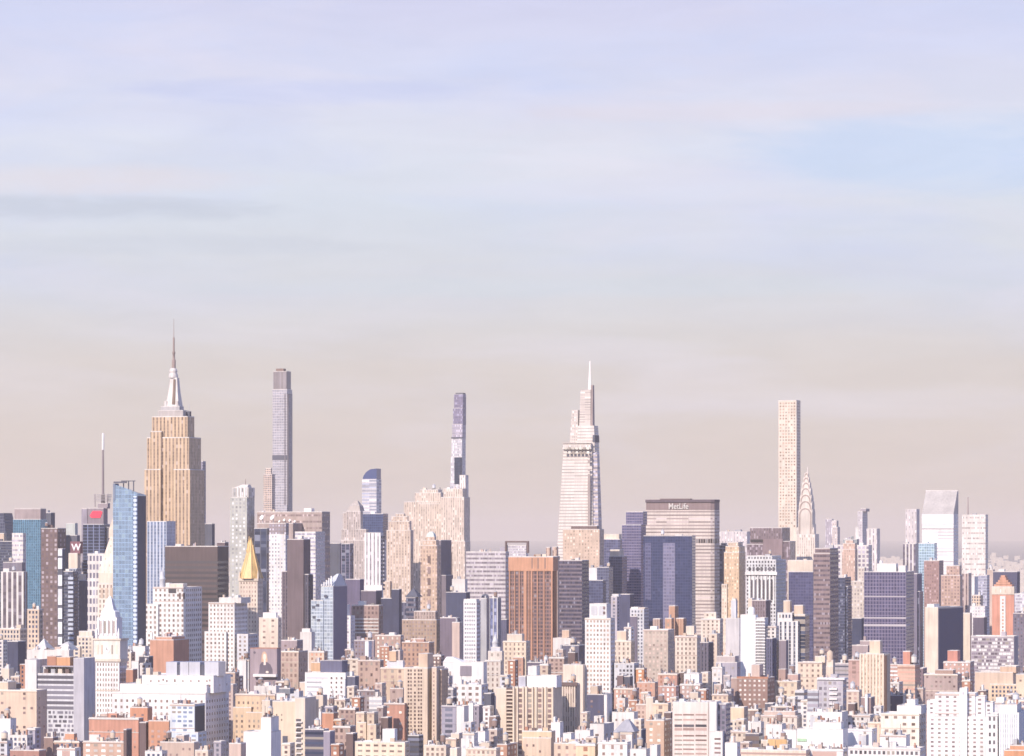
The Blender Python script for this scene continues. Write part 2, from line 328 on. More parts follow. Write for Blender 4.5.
def style(s, v, st, c, near, o):
    """openings of one block; returns nothing, sets the wall's material"""
    pitch, floor, wf, hf, gl, light = o.get('pitch', 2.9), o.get('fh', 3.3), o.get('wf', .5), o.get('hf', .56), o.get('gl', 'navy'), o.get('light', .14)
    ob = v['o']
    if st == 'plain':
        ob.data.materials[0] = wall(c)
        if near and o.get('sparse', True) and s.D < 3250 and v['x1']-v['x0'] > 7 and not any(q in s.root['label'] for q in ('blank', 'windowless', 'bare', 'plain', 'brilliant')):
            s.grid(v, 4.2, 3.8, .3, .4, pane('bronze' if sum(C(c)) > 1.6 else 'umber', .2), skip=.62, top=rnd.uniform(2, 6), zmin=v['z1']-60*s.D/FPX)
        return
    if st == 'glass':
        ob.data.materials[0] = facade(c, gl, pitch, floor, o.get('wf', .86), o.get('hf', .8), light, o.get('gm', .7), o.get('gr', .16)); return
    if not near:
        if st == 'punch': m = facade(c, gl, pitch, floor, wf, hf, light)
        elif st == 'band': m = facade(c, gl, 1.6, floor, 1.2, hf, light)
        else: m = facade(c, gl, pitch, floor, wf, o.get('hf', .9), light)
        ob.data.materials[0] = m; return
    ob.data.materials[0] = wall(c)
    if st == 'punch': s.grid(v, pitch, floor, wf, hf, pane(gl, light), n=o.get('n'), zmin=o.get('zmin'), skip=o.get('skip', 0), top=o.get('top', 1.2))
    elif st == 'band': s.bands(v, floor, hf, pane(gl, light), zmin=o.get('zmin'), top=o.get('top', 1.4), ends=o.get('ends', 0))
    elif st == 'pier':
        ob.data.materials[0] = facade(o.get('spandrel', c), gl, pitch, floor, .96, o.get('hf', .6), light)
        n = o.get('n') or max(2, round((v['x1']-v['x0'])/pitch)); w_ = (v['x1']-v['x0'])/n*(1-wf)
        s.piers(v, n, max(.5, w_), wall(o.get('pc', c)))
NB = 0
def b(name, label, x0, x1, x2, yt, D, c='cream', st='punch', roof='white', pent=(), tiers=(), wings=(), clut=None, tankp=.35, g=None, L=None, group=None, **o):
    """one ordinary building: main block, lower wings, setbacks above, bulkheads on the roof"""
    global NB; NB += 1; rnd.seed(NB*31+5)
    s = Bld(name, name.replace('_', ' '), label, x0, x1, x2, D, g, L, group)
    near = D <= FAR
    rf = roof
    def add(nm, xa, xb, y, ly0, ly1, z0, cc, stt, oo, ph=.7):
        v = s.pv(nm, xa, xb, y, ly0, ly1, z0, mat=wall(cc), roof=rf, ph=ph); style(s, v, stt, cc, near, oo); return v
    v = add('wall', x0, x1, yt, 0, s.L, 0, c, st, o)
    top = v
    for t in tiers:                       # (xa, xb, row, inset) and an optional colour and style
        y_in = t[3] if len(t) > 3 else 3
        top = add('setback', t[0], t[1], t[2], y_in, max(y_in+4, s.L-y_in), v['deck']-.05, t[4] if len(t) > 4 else c, t[5] if len(t) > 5 else st, o); v2 = top
    for t in wings:                       # (xa, xb, row, forward) lower blocks that stand in front of or beside the main one
        add('wing', t[0], t[1], t[2], -t[3] if len(t) > 3 else 1.5, s.L*.7, 0, t[4] if len(t) > 4 else c, t[5] if len(t) > 5 else st, o)
    if D < 3400 and st == 'punch' and rnd.random() < .7:
        d = .35; z = v['z1']; k = rnd.choice(['offwhite', 'cream', 'pinkstone', c])
        ubox('cornice', v['x0']-d, v['x1']+d, -d, .3, z-.7, z+.05, wall(k), s.root)
        if rnd.random() < .6: zz = z-rnd.uniform(8, 16); ubox('belt_course', v['x0']-.15, v['x1']+.2, -.2, .3, zz-.5, zz, wall(k), s.root)
    for t in pent:                        # (xa, xb, row) and an optional colour
        q = s.pv('penthouse', t[0], t[1], t[2], min(3.5, s.L*.25), min(s.L*.8, 16), top['deck']-.05, mat=wall(t[3] if len(t) > 3 else c), roof='offwhite', ph=.3)
    n = clut if clut is not None else (rnd.randint(2, 4) if D < 3600 else rnd.randint(0, 2))
    if D < 3100 and clut != 0: n += 8 if x1-x0 > 14 else 4
    if n and not pent: s.clutter(top, n, rnd.choice([c, 'offwhite', 'grey', 'white']), tankp)
    elif n: s.clutter(top, max(1, n-1), c, tankp*.7, 2.5)
    return s
def spin(s, name, px, ly, prof, mat, n=14, smooth=True, parent=None):
    """turned part: profile given as (half width in image pixels, image row)"""
    k = s.D/FPX; x = s.lx(px, ly); ps = [(max(.02, r*k), s.lz(py, x, ly)) for r, py in prof]
    return link(name, lathe(ps, n, smooth, x, ly), parent or s.root, [mat])
def stack(s, name, ly, levels, mat, depth=None, parent=None, cap=True):
    """square tapering block: levels (left column, right column, row), front plane at ly; depth follows the width"""
    parent = parent or s.root; me = bpy.data.meshes.new('mesh'); vs = []; fs = []
    xs = [(s.lx(a, ly), s.lx(c, ly), s.lz(y, s.lx(c, ly), ly)) for a, c, y in levels]
    w0 = xs[0][1]-xs[0][0]; d0 = depth or w0; yc = ly+d0/2
    for x0, x1, z in xs:
        hd = d0*(x1-x0)/w0/2; vs += [(x0, yc-hd, z), (x1, yc-hd, z), (x1, yc+hd, z), (x0, yc+hd, z)]
    for j in range(len(xs)-1):
        for i in range(4): fs.append((j*4+i, j*4+(i+1) % 4, j*4+4+(i+1) % 4, j*4+4+i))
    if cap: k = (len(xs)-1)*4; fs.append((k, k+1, k+2, k+3))
    me.from_pydata(vs, [], fs); uv = me.uv_layers.new(name='UVMap')
    for p in me.polygons:
        for li in p.loop_indices:
            v = vs[me.loops[li].vertex_index]; i = p.index % 4
            uv.data[li].uv = ((v[0] if i in (0, 2) else v[1])-(xs[0][0]+xs[0][1])/2, v[2])
    return link(name, me, parent, [mat])
# ------------------------------------------------------------------ the ground
gm, gt, gp = newmat('street_asphalt'); gp.inputs['Roughness'].default_value = .95
gt.links.new(weather(gt, (.24,.22,.21), .3), gp.inputs['Base Color'])
go = link('ground', boxes([(-60000, 60000, -3000, 90000, -.5, 0)]), None, [gm]); go['kind'] = 'structure'; go['label'] = 'city ground and streets far below the roofs'
# pale low blocks added far beyond the towers to brighten the ground strip
rf = random.Random(3); dist = []
for i in range(5200):
    y = 7600*(30/7.6)**rf.random(); x = rf.uniform(-.17, .17)*y; w_ = rf.uniform(18, 60); h = rf.uniform(9, 34)*(1+(rf.random() < .08)*rf.uniform(.5, 1.6)); dist.append((x, x+w_, y, y+rf.uniform(15, 40), 0, h))
do = link('pale_far_blocks', boxes(dist), None, [wall((.62,.55,.49))]); do['kind'] = 'stuff'; do['label'] = 'low pale blocks far beyond the towers, added to brighten the hazy ground'
# ------------------------------------------------------------------ landmarks
def masonry_mast_tower():
    s = Bld('skyscraper', 'skyscraper', 'tall tan stone tower stepping up to a silver mast and antenna', 147, 189, 201, 4210)
    m = facade('esb', 'esbglass', 4.4, 3.8, .40, .93, .06)
    s.pv('shaft', 152, 187.5, 416, 2, s.L*.62, mat=m, ph=1)
    s.pv('shaft', 147, 189, 437, 0, s.L, mat=m, ph=1)
    s.pv('bay', 144.5, 160.5, 469, -4, s.L*1.1, mat=m, ph=1)
    s.pv('bay', 173.5, 190.0, 469, -4, s.L*1.1, mat=m, ph=1)
    s.pv('setback', 150.5, 161.5, 431, -1.5, s.L*.5, mat=m, ph=1)
    zb = s.vols[0]['deck']
    s.pv('observatory', 158.5, 183, 410, 5, 22, zb, mat=wall((.46,.42,.40)), roof='grey', ph=.6)
    s.pv('observatory', 161, 179.5, 406, 7, 20, zb, mat=wall((.46,.44,.44)), roof='grey', ph=.6)
    ms = wall((.62,.58,.55), .5)
    stack(s, 'mast', 8, [(165, 178.6, 406.5), (166.2, 178, 401), (167.5, 177, 393), (168.6, 176.4, 385), (169.4, 176, 377.5)], ms, 13)
    for a_, c_ in ((165, 1.6), (176.4, 1.4)): s.pv('mast_buttress', a_-.6, a_+c_, 401, 7.4, 18, yb=406.5, mat=ms, roof=None)
    x = s.lx(173.3, 7); z0, z1 = s.lz(404, x, 7), s.lz(379.5, x, 7)
    for dx in (-1.6, 1.6): pass
    stack(s, 'mast_window', 7.2, [(171.8, 174.6, 404), (172.2, 174.4, 392), (172.4, 174.2, 379)], wall('esbglass'), 16)
    spin(s, 'dome', 173.3, 15, [(4.6, 378), (4.8, 376), (4.2, 374), (3.6, 372.5), (4.2, 371.5), (3.6, 369.5), (2.3, 368)], ms, 16)
    spin(s, 'antenna', 173.8, 15, [(2.1, 368), (2.1, 360), (1.4, 359.5), (1.2, 354), (1.7, 353.5), (1.6, 352), (1.0, 351), (1.0, 338), (.35, 337), (.2, 319)], wall('antenna'), 8)
    o = s.pv('parapet_block', 181, 188, 411, 14, 24, zb, mat=wall('slate'), roof='grey', ph=.4)
    spin(s, 'aerial', 189, 10, [(.3, 416), (.2, 404)], wall('grey'), 6)
COL.update(esb=(.60,.44,.29), esbglass=(.22,.16,.13), antenna=(.30,.23,.21))
masonry_mast_tower()

def slender_glass_tower():
    s = Bld('skyscraper', 'skyscraper', 'very tall slim grey glass tower with a darker crown, beyond the brown block with dishes', 271.5, 286, 292.5, 6230)
    m = facade((.50,.47,.48), (.34,.34,.40), 3.0, 4.4, .7, .7, .3, .4, .25); mc = facade((.30,.26,.26), (.22,.2,.22), 2.6, 30, .5, .95, .1)
    x = s.lx(288.5)
    s.pv('shaft', 272.5, 287, 389, 0, s.L*.8, mat=m, ph=.8)
    z = s.vols[-1]['deck']
    s.pv('crown', 273.3, 286.6, 371, 1, s.L*.7, z, mat=mc, ph=.8)
    s.pv('crown', 276, 283.5, 368.5, 4, s.L*.5, z, mat=wall('brown'), roof=None)
    s.pv('shaft', 286, 288.2, 393, 3, s.L*.75, mat=facade((.42,.4,.42), 'slate', 3, 4, .5, .9, .1), ph=.8)
    v = s.vols[0]
    for px in (284.4, 287.4): s.pv('pier', px, px+.9, 394, -.8, 2, yb=505, mat=wall((.2,.18,.2)), roof=None)
    x1 = v['x1']; ubox('mechanical_band', v['x0']-.3, x1+.3, -.3, s.L*.8+.3, s.lz(460, x1), s.lz(455, x1), wall('slate'), s.root)
slender_glass_tower()
b('apartment_tower', 'pale pinkish stone tower shouldering the very tall slim grey tower', 263.5, 272, 275, 474, 5700, (.62,.5,.42), 'punch', tiers=[(265.5, 271, 468, 4)], clut=0)

def feather_tower():
    s = Bld('skyscraper', 'skyscraper', 'extremely thin dark tower stepping inward as it rises, behind the wide tan stone mass', 450, 461, 466, 6000)
    g1 = facade((.23,.2,.27), (.16,.15,.24), 2.2, 4.2, .6, .75, .25); g2 = facade((.56,.53,.55), (.42,.41,.46), 2.2, 4.4, .7, .7, .3)
    for xa, xb, y, yb, d, m in ((450, 461.5, 480, 560, 0, g2), (450.7, 461.7, 457, 481, .8, g2), (451.5, 462, 437, 458, 1.6, g2), (452.3, 462.4, 424, 438, 2.4, facade((.42,.38,.42), (.3,.28,.36), 2.2, 4.2, .6, .7, .3)), (453.2, 462.8, 408, 425, 3.2, g1), (454, 463, 394, 409, 4, g1)):
        s.pv('shaft', xa, xb, y, d, 22-d*.4, yb=yb, mat=m, roof='slate', ph=.5)
    s.pv('crown', 455.5, 463, 392.8, 5, 18, yb=396, mat=wall('slate'), roof=None)
    s.pv('glass_panel', 454.3, 461.8, 457.3, -.8, 1.5, yb=484, mat=facade('navy', 'navy', 3, 4.2, .8, .8, .1, .3), roof=None)
    s.pv('mechanical_band', 451.2, 462.3, 437, .9, 2, yb=438.4, mat=wall('slate'), roof=None)
feather_tower()

def curved_top_tower():
    s = Bld('skyscraper', 'skyscraper', 'small pale glass tower with a dark blue curved top, far behind the pinnacled stone tower', 361.5, 376, 379, 6000)
    v = s.pv('shaft', 362, 376.5, 479, 0, 24, mat=facade((.58,.56,.58), (.36,.38,.48), 30, 5.2, 1.1, .45, .35), roof='grey', ph=.3)
    ys = [(362.5, 479), (363.5, 475.5), (366, 472), (370, 469.3), (376.5, 468.5)]
    me = bpy.data.meshes.new('mesh'); pts = [(s.lx(a), s.lz(y, s.lx(376))) for a, y in ys]; zb = v['deck']; n = len(pts)
    vs = [(x, .5, z) for x, z in pts]+[(pts[-1][0], .5, zb), (pts[0][0], .5, zb)]; k = len(vs); vs += [(x, 22, z) for x, y, z in vs]
    me.from_pydata(vs, [], [tuple(range(k))[::-1], tuple(range(k, 2*k))]+[(i, (i+1) % k, k+(i+1) % k, k+i) for i in range(k)])
    m, t, p = newmat('blue_glass'); p.inputs['Base Color'].default_value = (.08,.11,.25,1); p.inputs['Roughness'].default_value = .25; p.inputs['Metallic'].default_value = .3
    link('crown', me, s.root, [m])
    for y in (484.5, 489.5): s.pv('mechanical_band', 362, 376.7, y, -.5, 1, yb=y+1.6, mat=wall((.4,.4,.45)), roof=None)
curved_top_tower()

def tapering_needle_tower():
    s = Bld('skyscraper', 'skyscraper', 'white tapering glass tower rising in slanted tiers to a needle', 557, 593.5, 601.5, 4800)
    m = facade((.70,.64,.58), (.48,.42,.39), 40, 4.1, 1.2, .34, .15, .2); m2 = facade((.66,.60,.54), (.46,.41,.40), 2.0, 4.7, .5, .5, .15)
    stack(s, 'shaft', 0, [(552.6, 594, 640), (556.3, 592.5, 555), (562.3, 590.8, 449)], m, s.L*.9)
    stack(s, 'shaft', 4, [(590, 599.4, 640), (590, 598, 520), (591, 596.2, 452)], facade((.55,.48,.46), (.26,.25,.32), 40, 4.7, 1.2, .5, .3), s.L*.5)
    stack(s, 'glazed_crown', .5, [(562.3, 591, 449), (563.2, 590.8, 443)], m2, s.L*.85)
    stack(s, 'upper_tier', 7, [(577, 594.6, 452), (577.3, 594.4, 437), (577.8, 593.6, 425.5)], m, 22)
    stack(s, 'mechanical_opening', 6.4, [(592.5, 594.9, 442), (592.5, 594.7, 435)], wall('slate'), 22)
    stack(s, 'crown_fin', 9, [(569.5, 578, 446), (571.5, 577.5, 410)], facade((.62,.56,.50), (.44,.38,.36), 2.5, 3.6, .6, .6, .3), 12)
    stack(s, 'crown_fin', 10, [(579, 590.5, 428), (580.5, 590.5, 389.5)], facade((.62,.56,.50), (.44,.38,.36), 40, 3.2, 1.2, .4, .3), 12)
    stack(s, 'crown_fin', 11, [(588.8, 592.6, 428), (589.8, 592.4, 385)], wall((.4,.32,.3)), 10)
    stack(s, 'needle', 12, [(588, 590.8, 390), (589.3, 590.1, 361)], metal((.86,.83,.80), .35), 3)
    v = [s.pv('corner_recess', 587.8, 590.2, y, -.6, 1, yb=y+h, mat=wall((.36,.3,.28)), roof=None) for y, h in ((455, 3), (460, 3), (469, 2), (474, 60))]
    for y in (447.5, 451): pass
    for i in range(7): s.pv('window', 564.5+i*3.7, 567+i*3.7, 447.2, -.3, .6, yb=449.5, mat=pane((.60,.53,.46), .3), roof=None)
    for i in range(7): s.pv('window', 564.5+i*3.7, 567+i*3.7, 451.2, -.6, .6, yb=453.5, mat=pane((.60,.53,.46), .3), roof=None)
    s.pv('cornice', 562, 591.4, 442.5, -.3, 1, yb=443.4, mat=wall((.52,.45,.40)), roof=None)
tapering_needle_tower()

def lettered_slab():
    s = Bld('office_building', 'office tower', 'broad banded slab with white lettering on its dark top band', 645.5, 714, 719, 4740)
    W, Lr = s.W, 22
    fp = [(-W/2+.0, 1.6), (-W/2+W*.31, 0), (W/2-W*.05, 0), (W/2, 3), (W/2+3, Lr*.8), (W/2-4, Lr), (-W/2+6, Lr), (-W/2-1, Lr*.8)]
    zt, zs, zc = s.lz(499.5, W/2), s.lz(510, W/2), s.lz(502.2, W/2)
    link('wall', prism(fp, fp, 0, zs, cap=False), s.root, [facade((.64,.56,.50), (.30,.24,.23), 40, 4.4, 1.2, .42, .1)])
    f2 = [(x*.995, y+.6) for x, y in fp]; link('sign_band', prism(f2, f2, zs, zc), s.root, [wall((.27,.20,.20))])
    f3 = [(x*1.01, y*1.02-.9) for x, y in fp]; link('cornice', prism(f3, f3, zc, zt), s.root, [wall((.13,.10,.12))])
    zl = s.lz(541, W/2); f4 = [(x*1.001, y*1.002-.25) for x, y in fp]; link('louvre_band', prism(f4, f4, zl-2.5, zl+2.5), s.root, [facade((.4,.33,.3), 'dark', 3.2, 60, .7, 1.2, .2)])
    cu = bpy.data.curves.new('lettering', 'FONT'); cu.body = 'MetLife'; cu.size = 10.6; cu.extrude = .3; cu.offset = .14; cu.align_x = 'LEFT'
    t = bpy.data.objects.new('tmp', cu); me = bpy.data.meshes.new_from_object(t); bpy.data.objects.remove(t)
    k = max(v.co.x for v in me.vertices); tx = (s.lx(688.5)-s.lx(668.5))/k
    for v in me.vertices: v.co.x *= tx
    o = link('lettering', me, s.root, [wall((.66,.62,.58))]); o.rotation_euler = (pi/2, 0, 0); o.location = (s.lx(668.5), -.45, s.lz(509, s.lx(668)))
    s.pv('penthouse', 660, 690, 498.6, 10, 22, s.lz(501, 0), mat=wall('umber'), roof=None)
lettered_slab()

def gridded_needle():
    s = Bld('skyscraper', 'skyscraper', 'square white gridded supertall tower with rows of small square windows', 778.5, 796.5, 800, 5900, L=29)
    v = s.pv('shaft', 778.5, 796.5, 400, 0, 29, mat=wall((.70,.61,.51)), roof='white', ph=.8)
    s.grid(v, floor=4.9, wf=.52, hf=.5, mat=pane((.30,.20,.15), .25), n=6, top=3.0, ed=1.0, zmin=s.lz(530, 0), skip=.2)
    z = 0
gridded_needle()

def scalloped_spire():
    s = Bld('skyscraper', 'skyscraper', 'pale tower whose scalloped metal crown narrows to a spire', 795, 815.5, 819.5, 4740)
    m = facade((.74,.66,.58), (.48,.40,.37), 2.9, 3.6, .40, .9, .15)
    v = s.pv('shaft', 796.5, 815, 534, 0, s.L, mat=m, ph=.8); 
    s.pv('shaft', 799, 813, 524, 1.5, s.L*.8, v['deck'], mat=m, ph=.5)
    s.pv('base', 792, 817, 566, -3, s.L*1.1, mat=m, ph=.8)
    k = s.D/FPX; xc = s.lx(806.7, 9)
    mm = wall((.66,.585,.52), .5); md = wall((.38,.30,.27))
    # seven rising sunburst arches, each a vaulted block crossing in both directions
    lev = [(7.0, 514, 507.5), (6.4, 507, 500.5), (5.6, 500, 494), (4.7, 493, 487.5), (3.7, 486.5, 482), (2.7, 480.5, 477), (1.8, 475.5, 472.5)]
    for wpx, ysh, yt in lev:
        hw = wpx*k; z0 = s.lz(534, xc, 9); zs = s.lz(ysh, xc, 9)-z0; hs = s.lz(yt, xc, 9)-z0-zs
        pts = [(hw, 0)]+[(cos(pi*i/14)*hw, zs+sin(pi*i/14)*hs) for i in range(15)]+[(-hw, 0)]
        for sw in (0, 1):
            me = bpy.data.meshes.new('mesh'); q = len(pts)
            if sw == 0: vs = [(xc+x, 9.5-hw*1.02, z0+z) for x, z in pts]+[(xc+x, 9.5+hw*1.02, z0+z) for x, z in pts]
            else: vs = [(xc+hw*1.02, 9.5+x, z0+z) for x, z in pts]+[(xc-hw*1.02, 9.5+x, z0+z) for x, z in pts]
            me.from_pydata(vs, [], [tuple(range(q))[::-1], tuple(range(q, 2*q))]+[(i, i+1, q+i+1, q+i) for i in range(q-1)])
            o = link('crown_arch', me, s.root, [mm])
        # dark triangular-window band just inside the arch's edge, on the front
        me = bpy.data.meshes.new('mesh'); A = [(xc+x*.90, 9.5-hw*1.02-.25, z0+max(0, z-k*.7)) for x, z in pts]; B2 = [(xc+x*.72, 9.5-hw*1.02-.25, z0+max(0, z-k*1.8)) for x, z in pts]; q = len(pts)
        me.from_pydata(A+B2, [], [(i, q+i, q+i+1, i+1) for i in range(q-1)])
        o2 = link('arch_window_band', me, o, [md])
    spin(s, 'spire', 807.6, 9.5, [(1.3, 476), (.9, 473), (.5, 470), (.15, 466.5)], mm, 10)
    for px in (797.5, 813.5): spin(s, 'corner_finial', px, 1, [(1.2, 534), (1.4, 531), (.9, 528.5), (.2, 527)], mm, 8)
scalloped_spire()

def slanted_roof_tower():
    s = Bld('office_tower', 'office tower', 'white banded tower with a steep slanted roof facing the viewer', 922, 953.5, 960, 5200, g=15, L=48)
    W, Lr = s.W, s.L; zt, zf = s.lz(490.5, W/2, 30), s.lz(514, W/2)
    me = bpy.data.meshes.new('mesh'); x0, x1 = -W/2, W/2; yr = Lr*.8
    vs = [(x0,0,0),(x1,0,0),(x1,Lr,0),(x0,Lr,0),(x0,0,zf),(x1,0,zf),(x1,Lr,zf),(x0,Lr,zf),(x0,yr,zt),(x1,yr,zt),(x1,Lr,zt),(x0,Lr,zt)]
    me.from_pydata(vs, [], [(0,1,5,4),(1,2,6,5),(2,3,7,6),(3,0,4,7)]); uv = me.uv_layers.new(name='UVMap')
    for p in me.polygons:
        for li in p.loop_indices:
            v = vs[me.loops[li].vertex_index]; uv.data[li].uv = (v[0] if p.index in (0, 2) else v[1], v[2]-zf+14)
    link('wall', me, s.root, [facade((.82,.79,.76), (.50,.46,.48), 40, 4.6, 1.2, .34, .3)])
    ubox('white_fascia', x0-.3, x1+.3, -.3, Lr*.5, zf-14, zf, wall('snow'), s.root)
    me = bpy.data.meshes.new('mesh'); me.from_pydata([vs[i] for i in (4,5,9,8,10,11,6,7)], [], [(0,1,2,3),(3,2,4,5),(1,6,4,2),(0,3,5,7)])
    link('slanted_roof', me, s.root, [wall((.50,.46,.43), .6)])
    t = .9; link('roof_edge', boxes([(x0-.5, x0+.8, yr-.5, yr+1, zt-1.2, zt+.4), (x0+.8, x1-.8, yr-.5, yr+1, zt-.2, zt+.5), (x1-.8, x1+.5, yr-.5, yr+1, zt-1.2, zt+.4)]), s.root, [wall('white')])
    s.pv('window_washing_crane', 945, 948.5, 510.5, 6, 9, zf, mat=wall('snow'), roof=None)
slanted_roof_tower()

def gold_pyramid_tower():
    s = Bld('office_tower', 'office tower', 'cream stone tower under a steep gold pyramid roof', 238.5, 258, 263.5, 3440)
    v = s.pv('wall', 239, 257.5, 580, 0, s.L, mat=wall('cream'), roof='grey', ph=.6)
    s.grid(v, n=6, floor=4.0, wf=.36, hf=.5, mat=pane('brown', .2), zmin=s.lz(640, 0))
    s.pv('cornice', 238.3, 258.2, 578.5, -.8, s.L+.8, yb=581, mat=wall('cream'), roof=None)
    zz = []
    k = s.D/FPX; x0, x1 = v['x0'], v['x1']; yc = s.L/2; xc = (x0+x1)/2
    gm_, t, p = newmat('gold_tile'); p.inputs['Roughness'].default_value = .5; p.inputs['Metallic'].default_value = .0
    t.links.new(weather(t, (.68,.45,.18), .3), p.inputs['Base Color'])
    R = (x1-x0)/2*1.06; sc = 1/cos(pi/8)
    def ring(r, z): return [(xc+r*sc*cos(pi/8+2*pi*i/8), yc+r*sc*sin(pi/8+2*pi*i/8), z) for i in range(8)]
    zs = [s.lz(y, xc, yc) for y in (578.5, 570, 560, 552, 545, 541, 537)]; rs = [R*1.06, R*.80, R*.53, R*.33, R*.2, R*.11, .05]
    vs = []; fs = []
    for r, z in zip(rs, zs): vs += ring(r, z)
    for j in range(len(rs)-1):
        for i in range(8): fs.append((j*8+i, j*8+(i+1) % 8, j*8+8+(i+1) % 8, j*8+8+i))
    me = bpy.data.meshes.new('mesh'); me.from_pydata(vs, [], fs); pr = link('pyramid_roof', me, s.root, [gm_])
    for i in range(8):
        a = vs[i]; e = vs[24+i]; q = bpy.data.curves.new('rib', 'CURVE'); 
        mid = [vs[j*8+i] for j in range(5)]
        bx = []
        for (ax, ay, az), (cx, cy, cz) in zip(mid, mid[1:]): bx.append((ax, ay, az, cx, cy, cz))
        mv = []; mf = []
        for j, pnt in enumerate(mid):
            w2 = .45; mv += [(pnt[0]-w2, pnt[1]-w2, pnt[2]), (pnt[0]+w2, pnt[1]-w2, pnt[2]), (pnt[0]+w2, pnt[1]+w2, pnt[2]), (pnt[0]-w2, pnt[1]+w2, pnt[2])]
            if j: mf += [((j-1)*4+n_, (j-1)*4+(n_+1) % 4, j*4+(n_+1) % 4, j*4+n_) for n_ in range(4)]
        me = bpy.data.meshes.new('mesh'); me.from_pydata(mv, [], mf); link('roof_rib', me, pr, [gm_])
    spin(s, 'lantern', 249.2, yc, [(3.2, 552), (3.2, 549.5), (2.2, 548.5), (2.0, 544), (.9, 541), (.2, 536)], gm_, 8, False)
    for px in (239.5, 258): spin(s, 'corner_pinnacle', px, 1, [(1.1, 580), (1.1, 576), (.2, 571)], wall('cream'), 6)
gold_pyramid_tower()

def marble_campanile():
    s = Bld('clock_tower', 'clock tower', 'pale marble campanile with a steep pointed roof, partly hidden by the blue glass tower', 96.5, 126, 134, 3420)
    v = s.pv('wall', 97.5, 125, 583, 0, s.L, mat=wall((.72,.63,.54)), roof='grey', ph=.6); s.grid(v, n=7, floor=4.6, wf=.4, hf=.6, mat=pane('bronze', .3), zmin=s.lz(640, 0))
    v2 = s.pv('loggia', 98.5, 124, 573, 1, s.L-1, v['deck'], mat=wall('cream'), roof=None)
    for i in range(5): s.pv('arch', 100.5+i*4.8, 103+i*4.8, 588, -.4, .5, yb=598, mat=wall('tan'), roof=None)
    stack(s, 'spire', 1.5, [(98, 124.5, 573), (107.6, 116.6, 537)], facade((.74,.63,.53), (.55,.43,.34), 4.5, 6, .22, .3, .1), s.L*.92)
    stack(s, 'cupola', 8, [(108.6, 115.6, 538), (108.8, 115.4, 529), (111.6, 113.2, 518.5)], wall('cream'), 6)
marble_campanile()

def temple_top_tower():
    s = Bld('clock_tower', 'clock tower', 'bright white clock tower with a small stepped temple top, in front of the pale campanile', 95.5, 119.5, 127, 2900)
    v = s.pv('wall', 95.5, 119.3, 661, 0, s.L, mat=wall('white'), roof='white', ph=.6); s.grid(v, n=8, floor=4.0, wf=.42, hf=.55, mat=pane('bronze', .2), zmin=s.lz(728, 0))
    c = s.pv('clock_stage', 93.5, 120, 639.5, -.5, s.L, v['deck']-.6, mat=wall((.76,.70,.62)), roof='white', ph=.6)
    x = s.lx(106.5, -1); z = s.lz(650, x, -1)
    o = link('clock_face', lathe([(.02, -.25), (2.6, -.25), (2.6, .1), (.02, .1)], 20, False), s.root, [wall('snow')]); o.location = (x, -.6, z); o.rotation_euler = (pi/2, 0, 0)
    h = link('clock_hand', boxes([(-.2, .2, -.05, .05, -.2, 2.0), (-.2, 1.3, -.05, .05, -.2, .2)]), o, [wall('dark')]); h.rotation_euler = (-pi/2, 0, 0); h.location = (0, 0, .2)
    s.pv('cornice', 93, 120.6, 659, -1.1, s.L+.6, yb=661.6, mat=wall('cream'), roof=None)
    s.pv('cornice', 93, 120.6, 638.6, -1.1, s.L+.6, yb=640.4, mat=wall('cream'), roof=None)
    for px in (97, 101.2, 111.4, 115.6): s.pv('window', px, px+1.4, 645, -.7, 0, yb=654, mat=pane('tan', .1), roof=None)
    s.pv('belt_course', 95.2, 119.6, 690, -.3, .3, yb=691, mat=wall('cream'), roof=None)
    w_ = s.pv('temple', 97, 116.8, 617.5, 2, s.L*.85, c['deck'], mat=wall('snow'), roof='white', ph=.5)
    for i in range(4): s.pv('arch', 99.5+i*4.4, 101.2+i*4.4, 621, 1.6, 2.6, yb=633, mat=pane((.45,.38,.36), .1), roof=None)
    for i in range(5): s.pv('column', 98+i*4.4, 99+i*4.4, 619.5, 1.2, 2.2, yb=635, mat=wall('snow'), roof=None)
    stack(s, 'stepped_roof', 3, [(100, 115.5, 617.5), (101, 114.6, 612), (102.5, 112.5, 610), (104, 110.5, 603), (105.5, 109.5, 599), (107, 108, 596)], wall('snow'), s.L*.7)
    for px in (96.5, 118.6): spin(s, 'corner_urn', px, 1, [(1.2, 639), (1.5, 634), (.8, 631), (.2, 628)], wall('snow'), 8)
temple_top_tower()

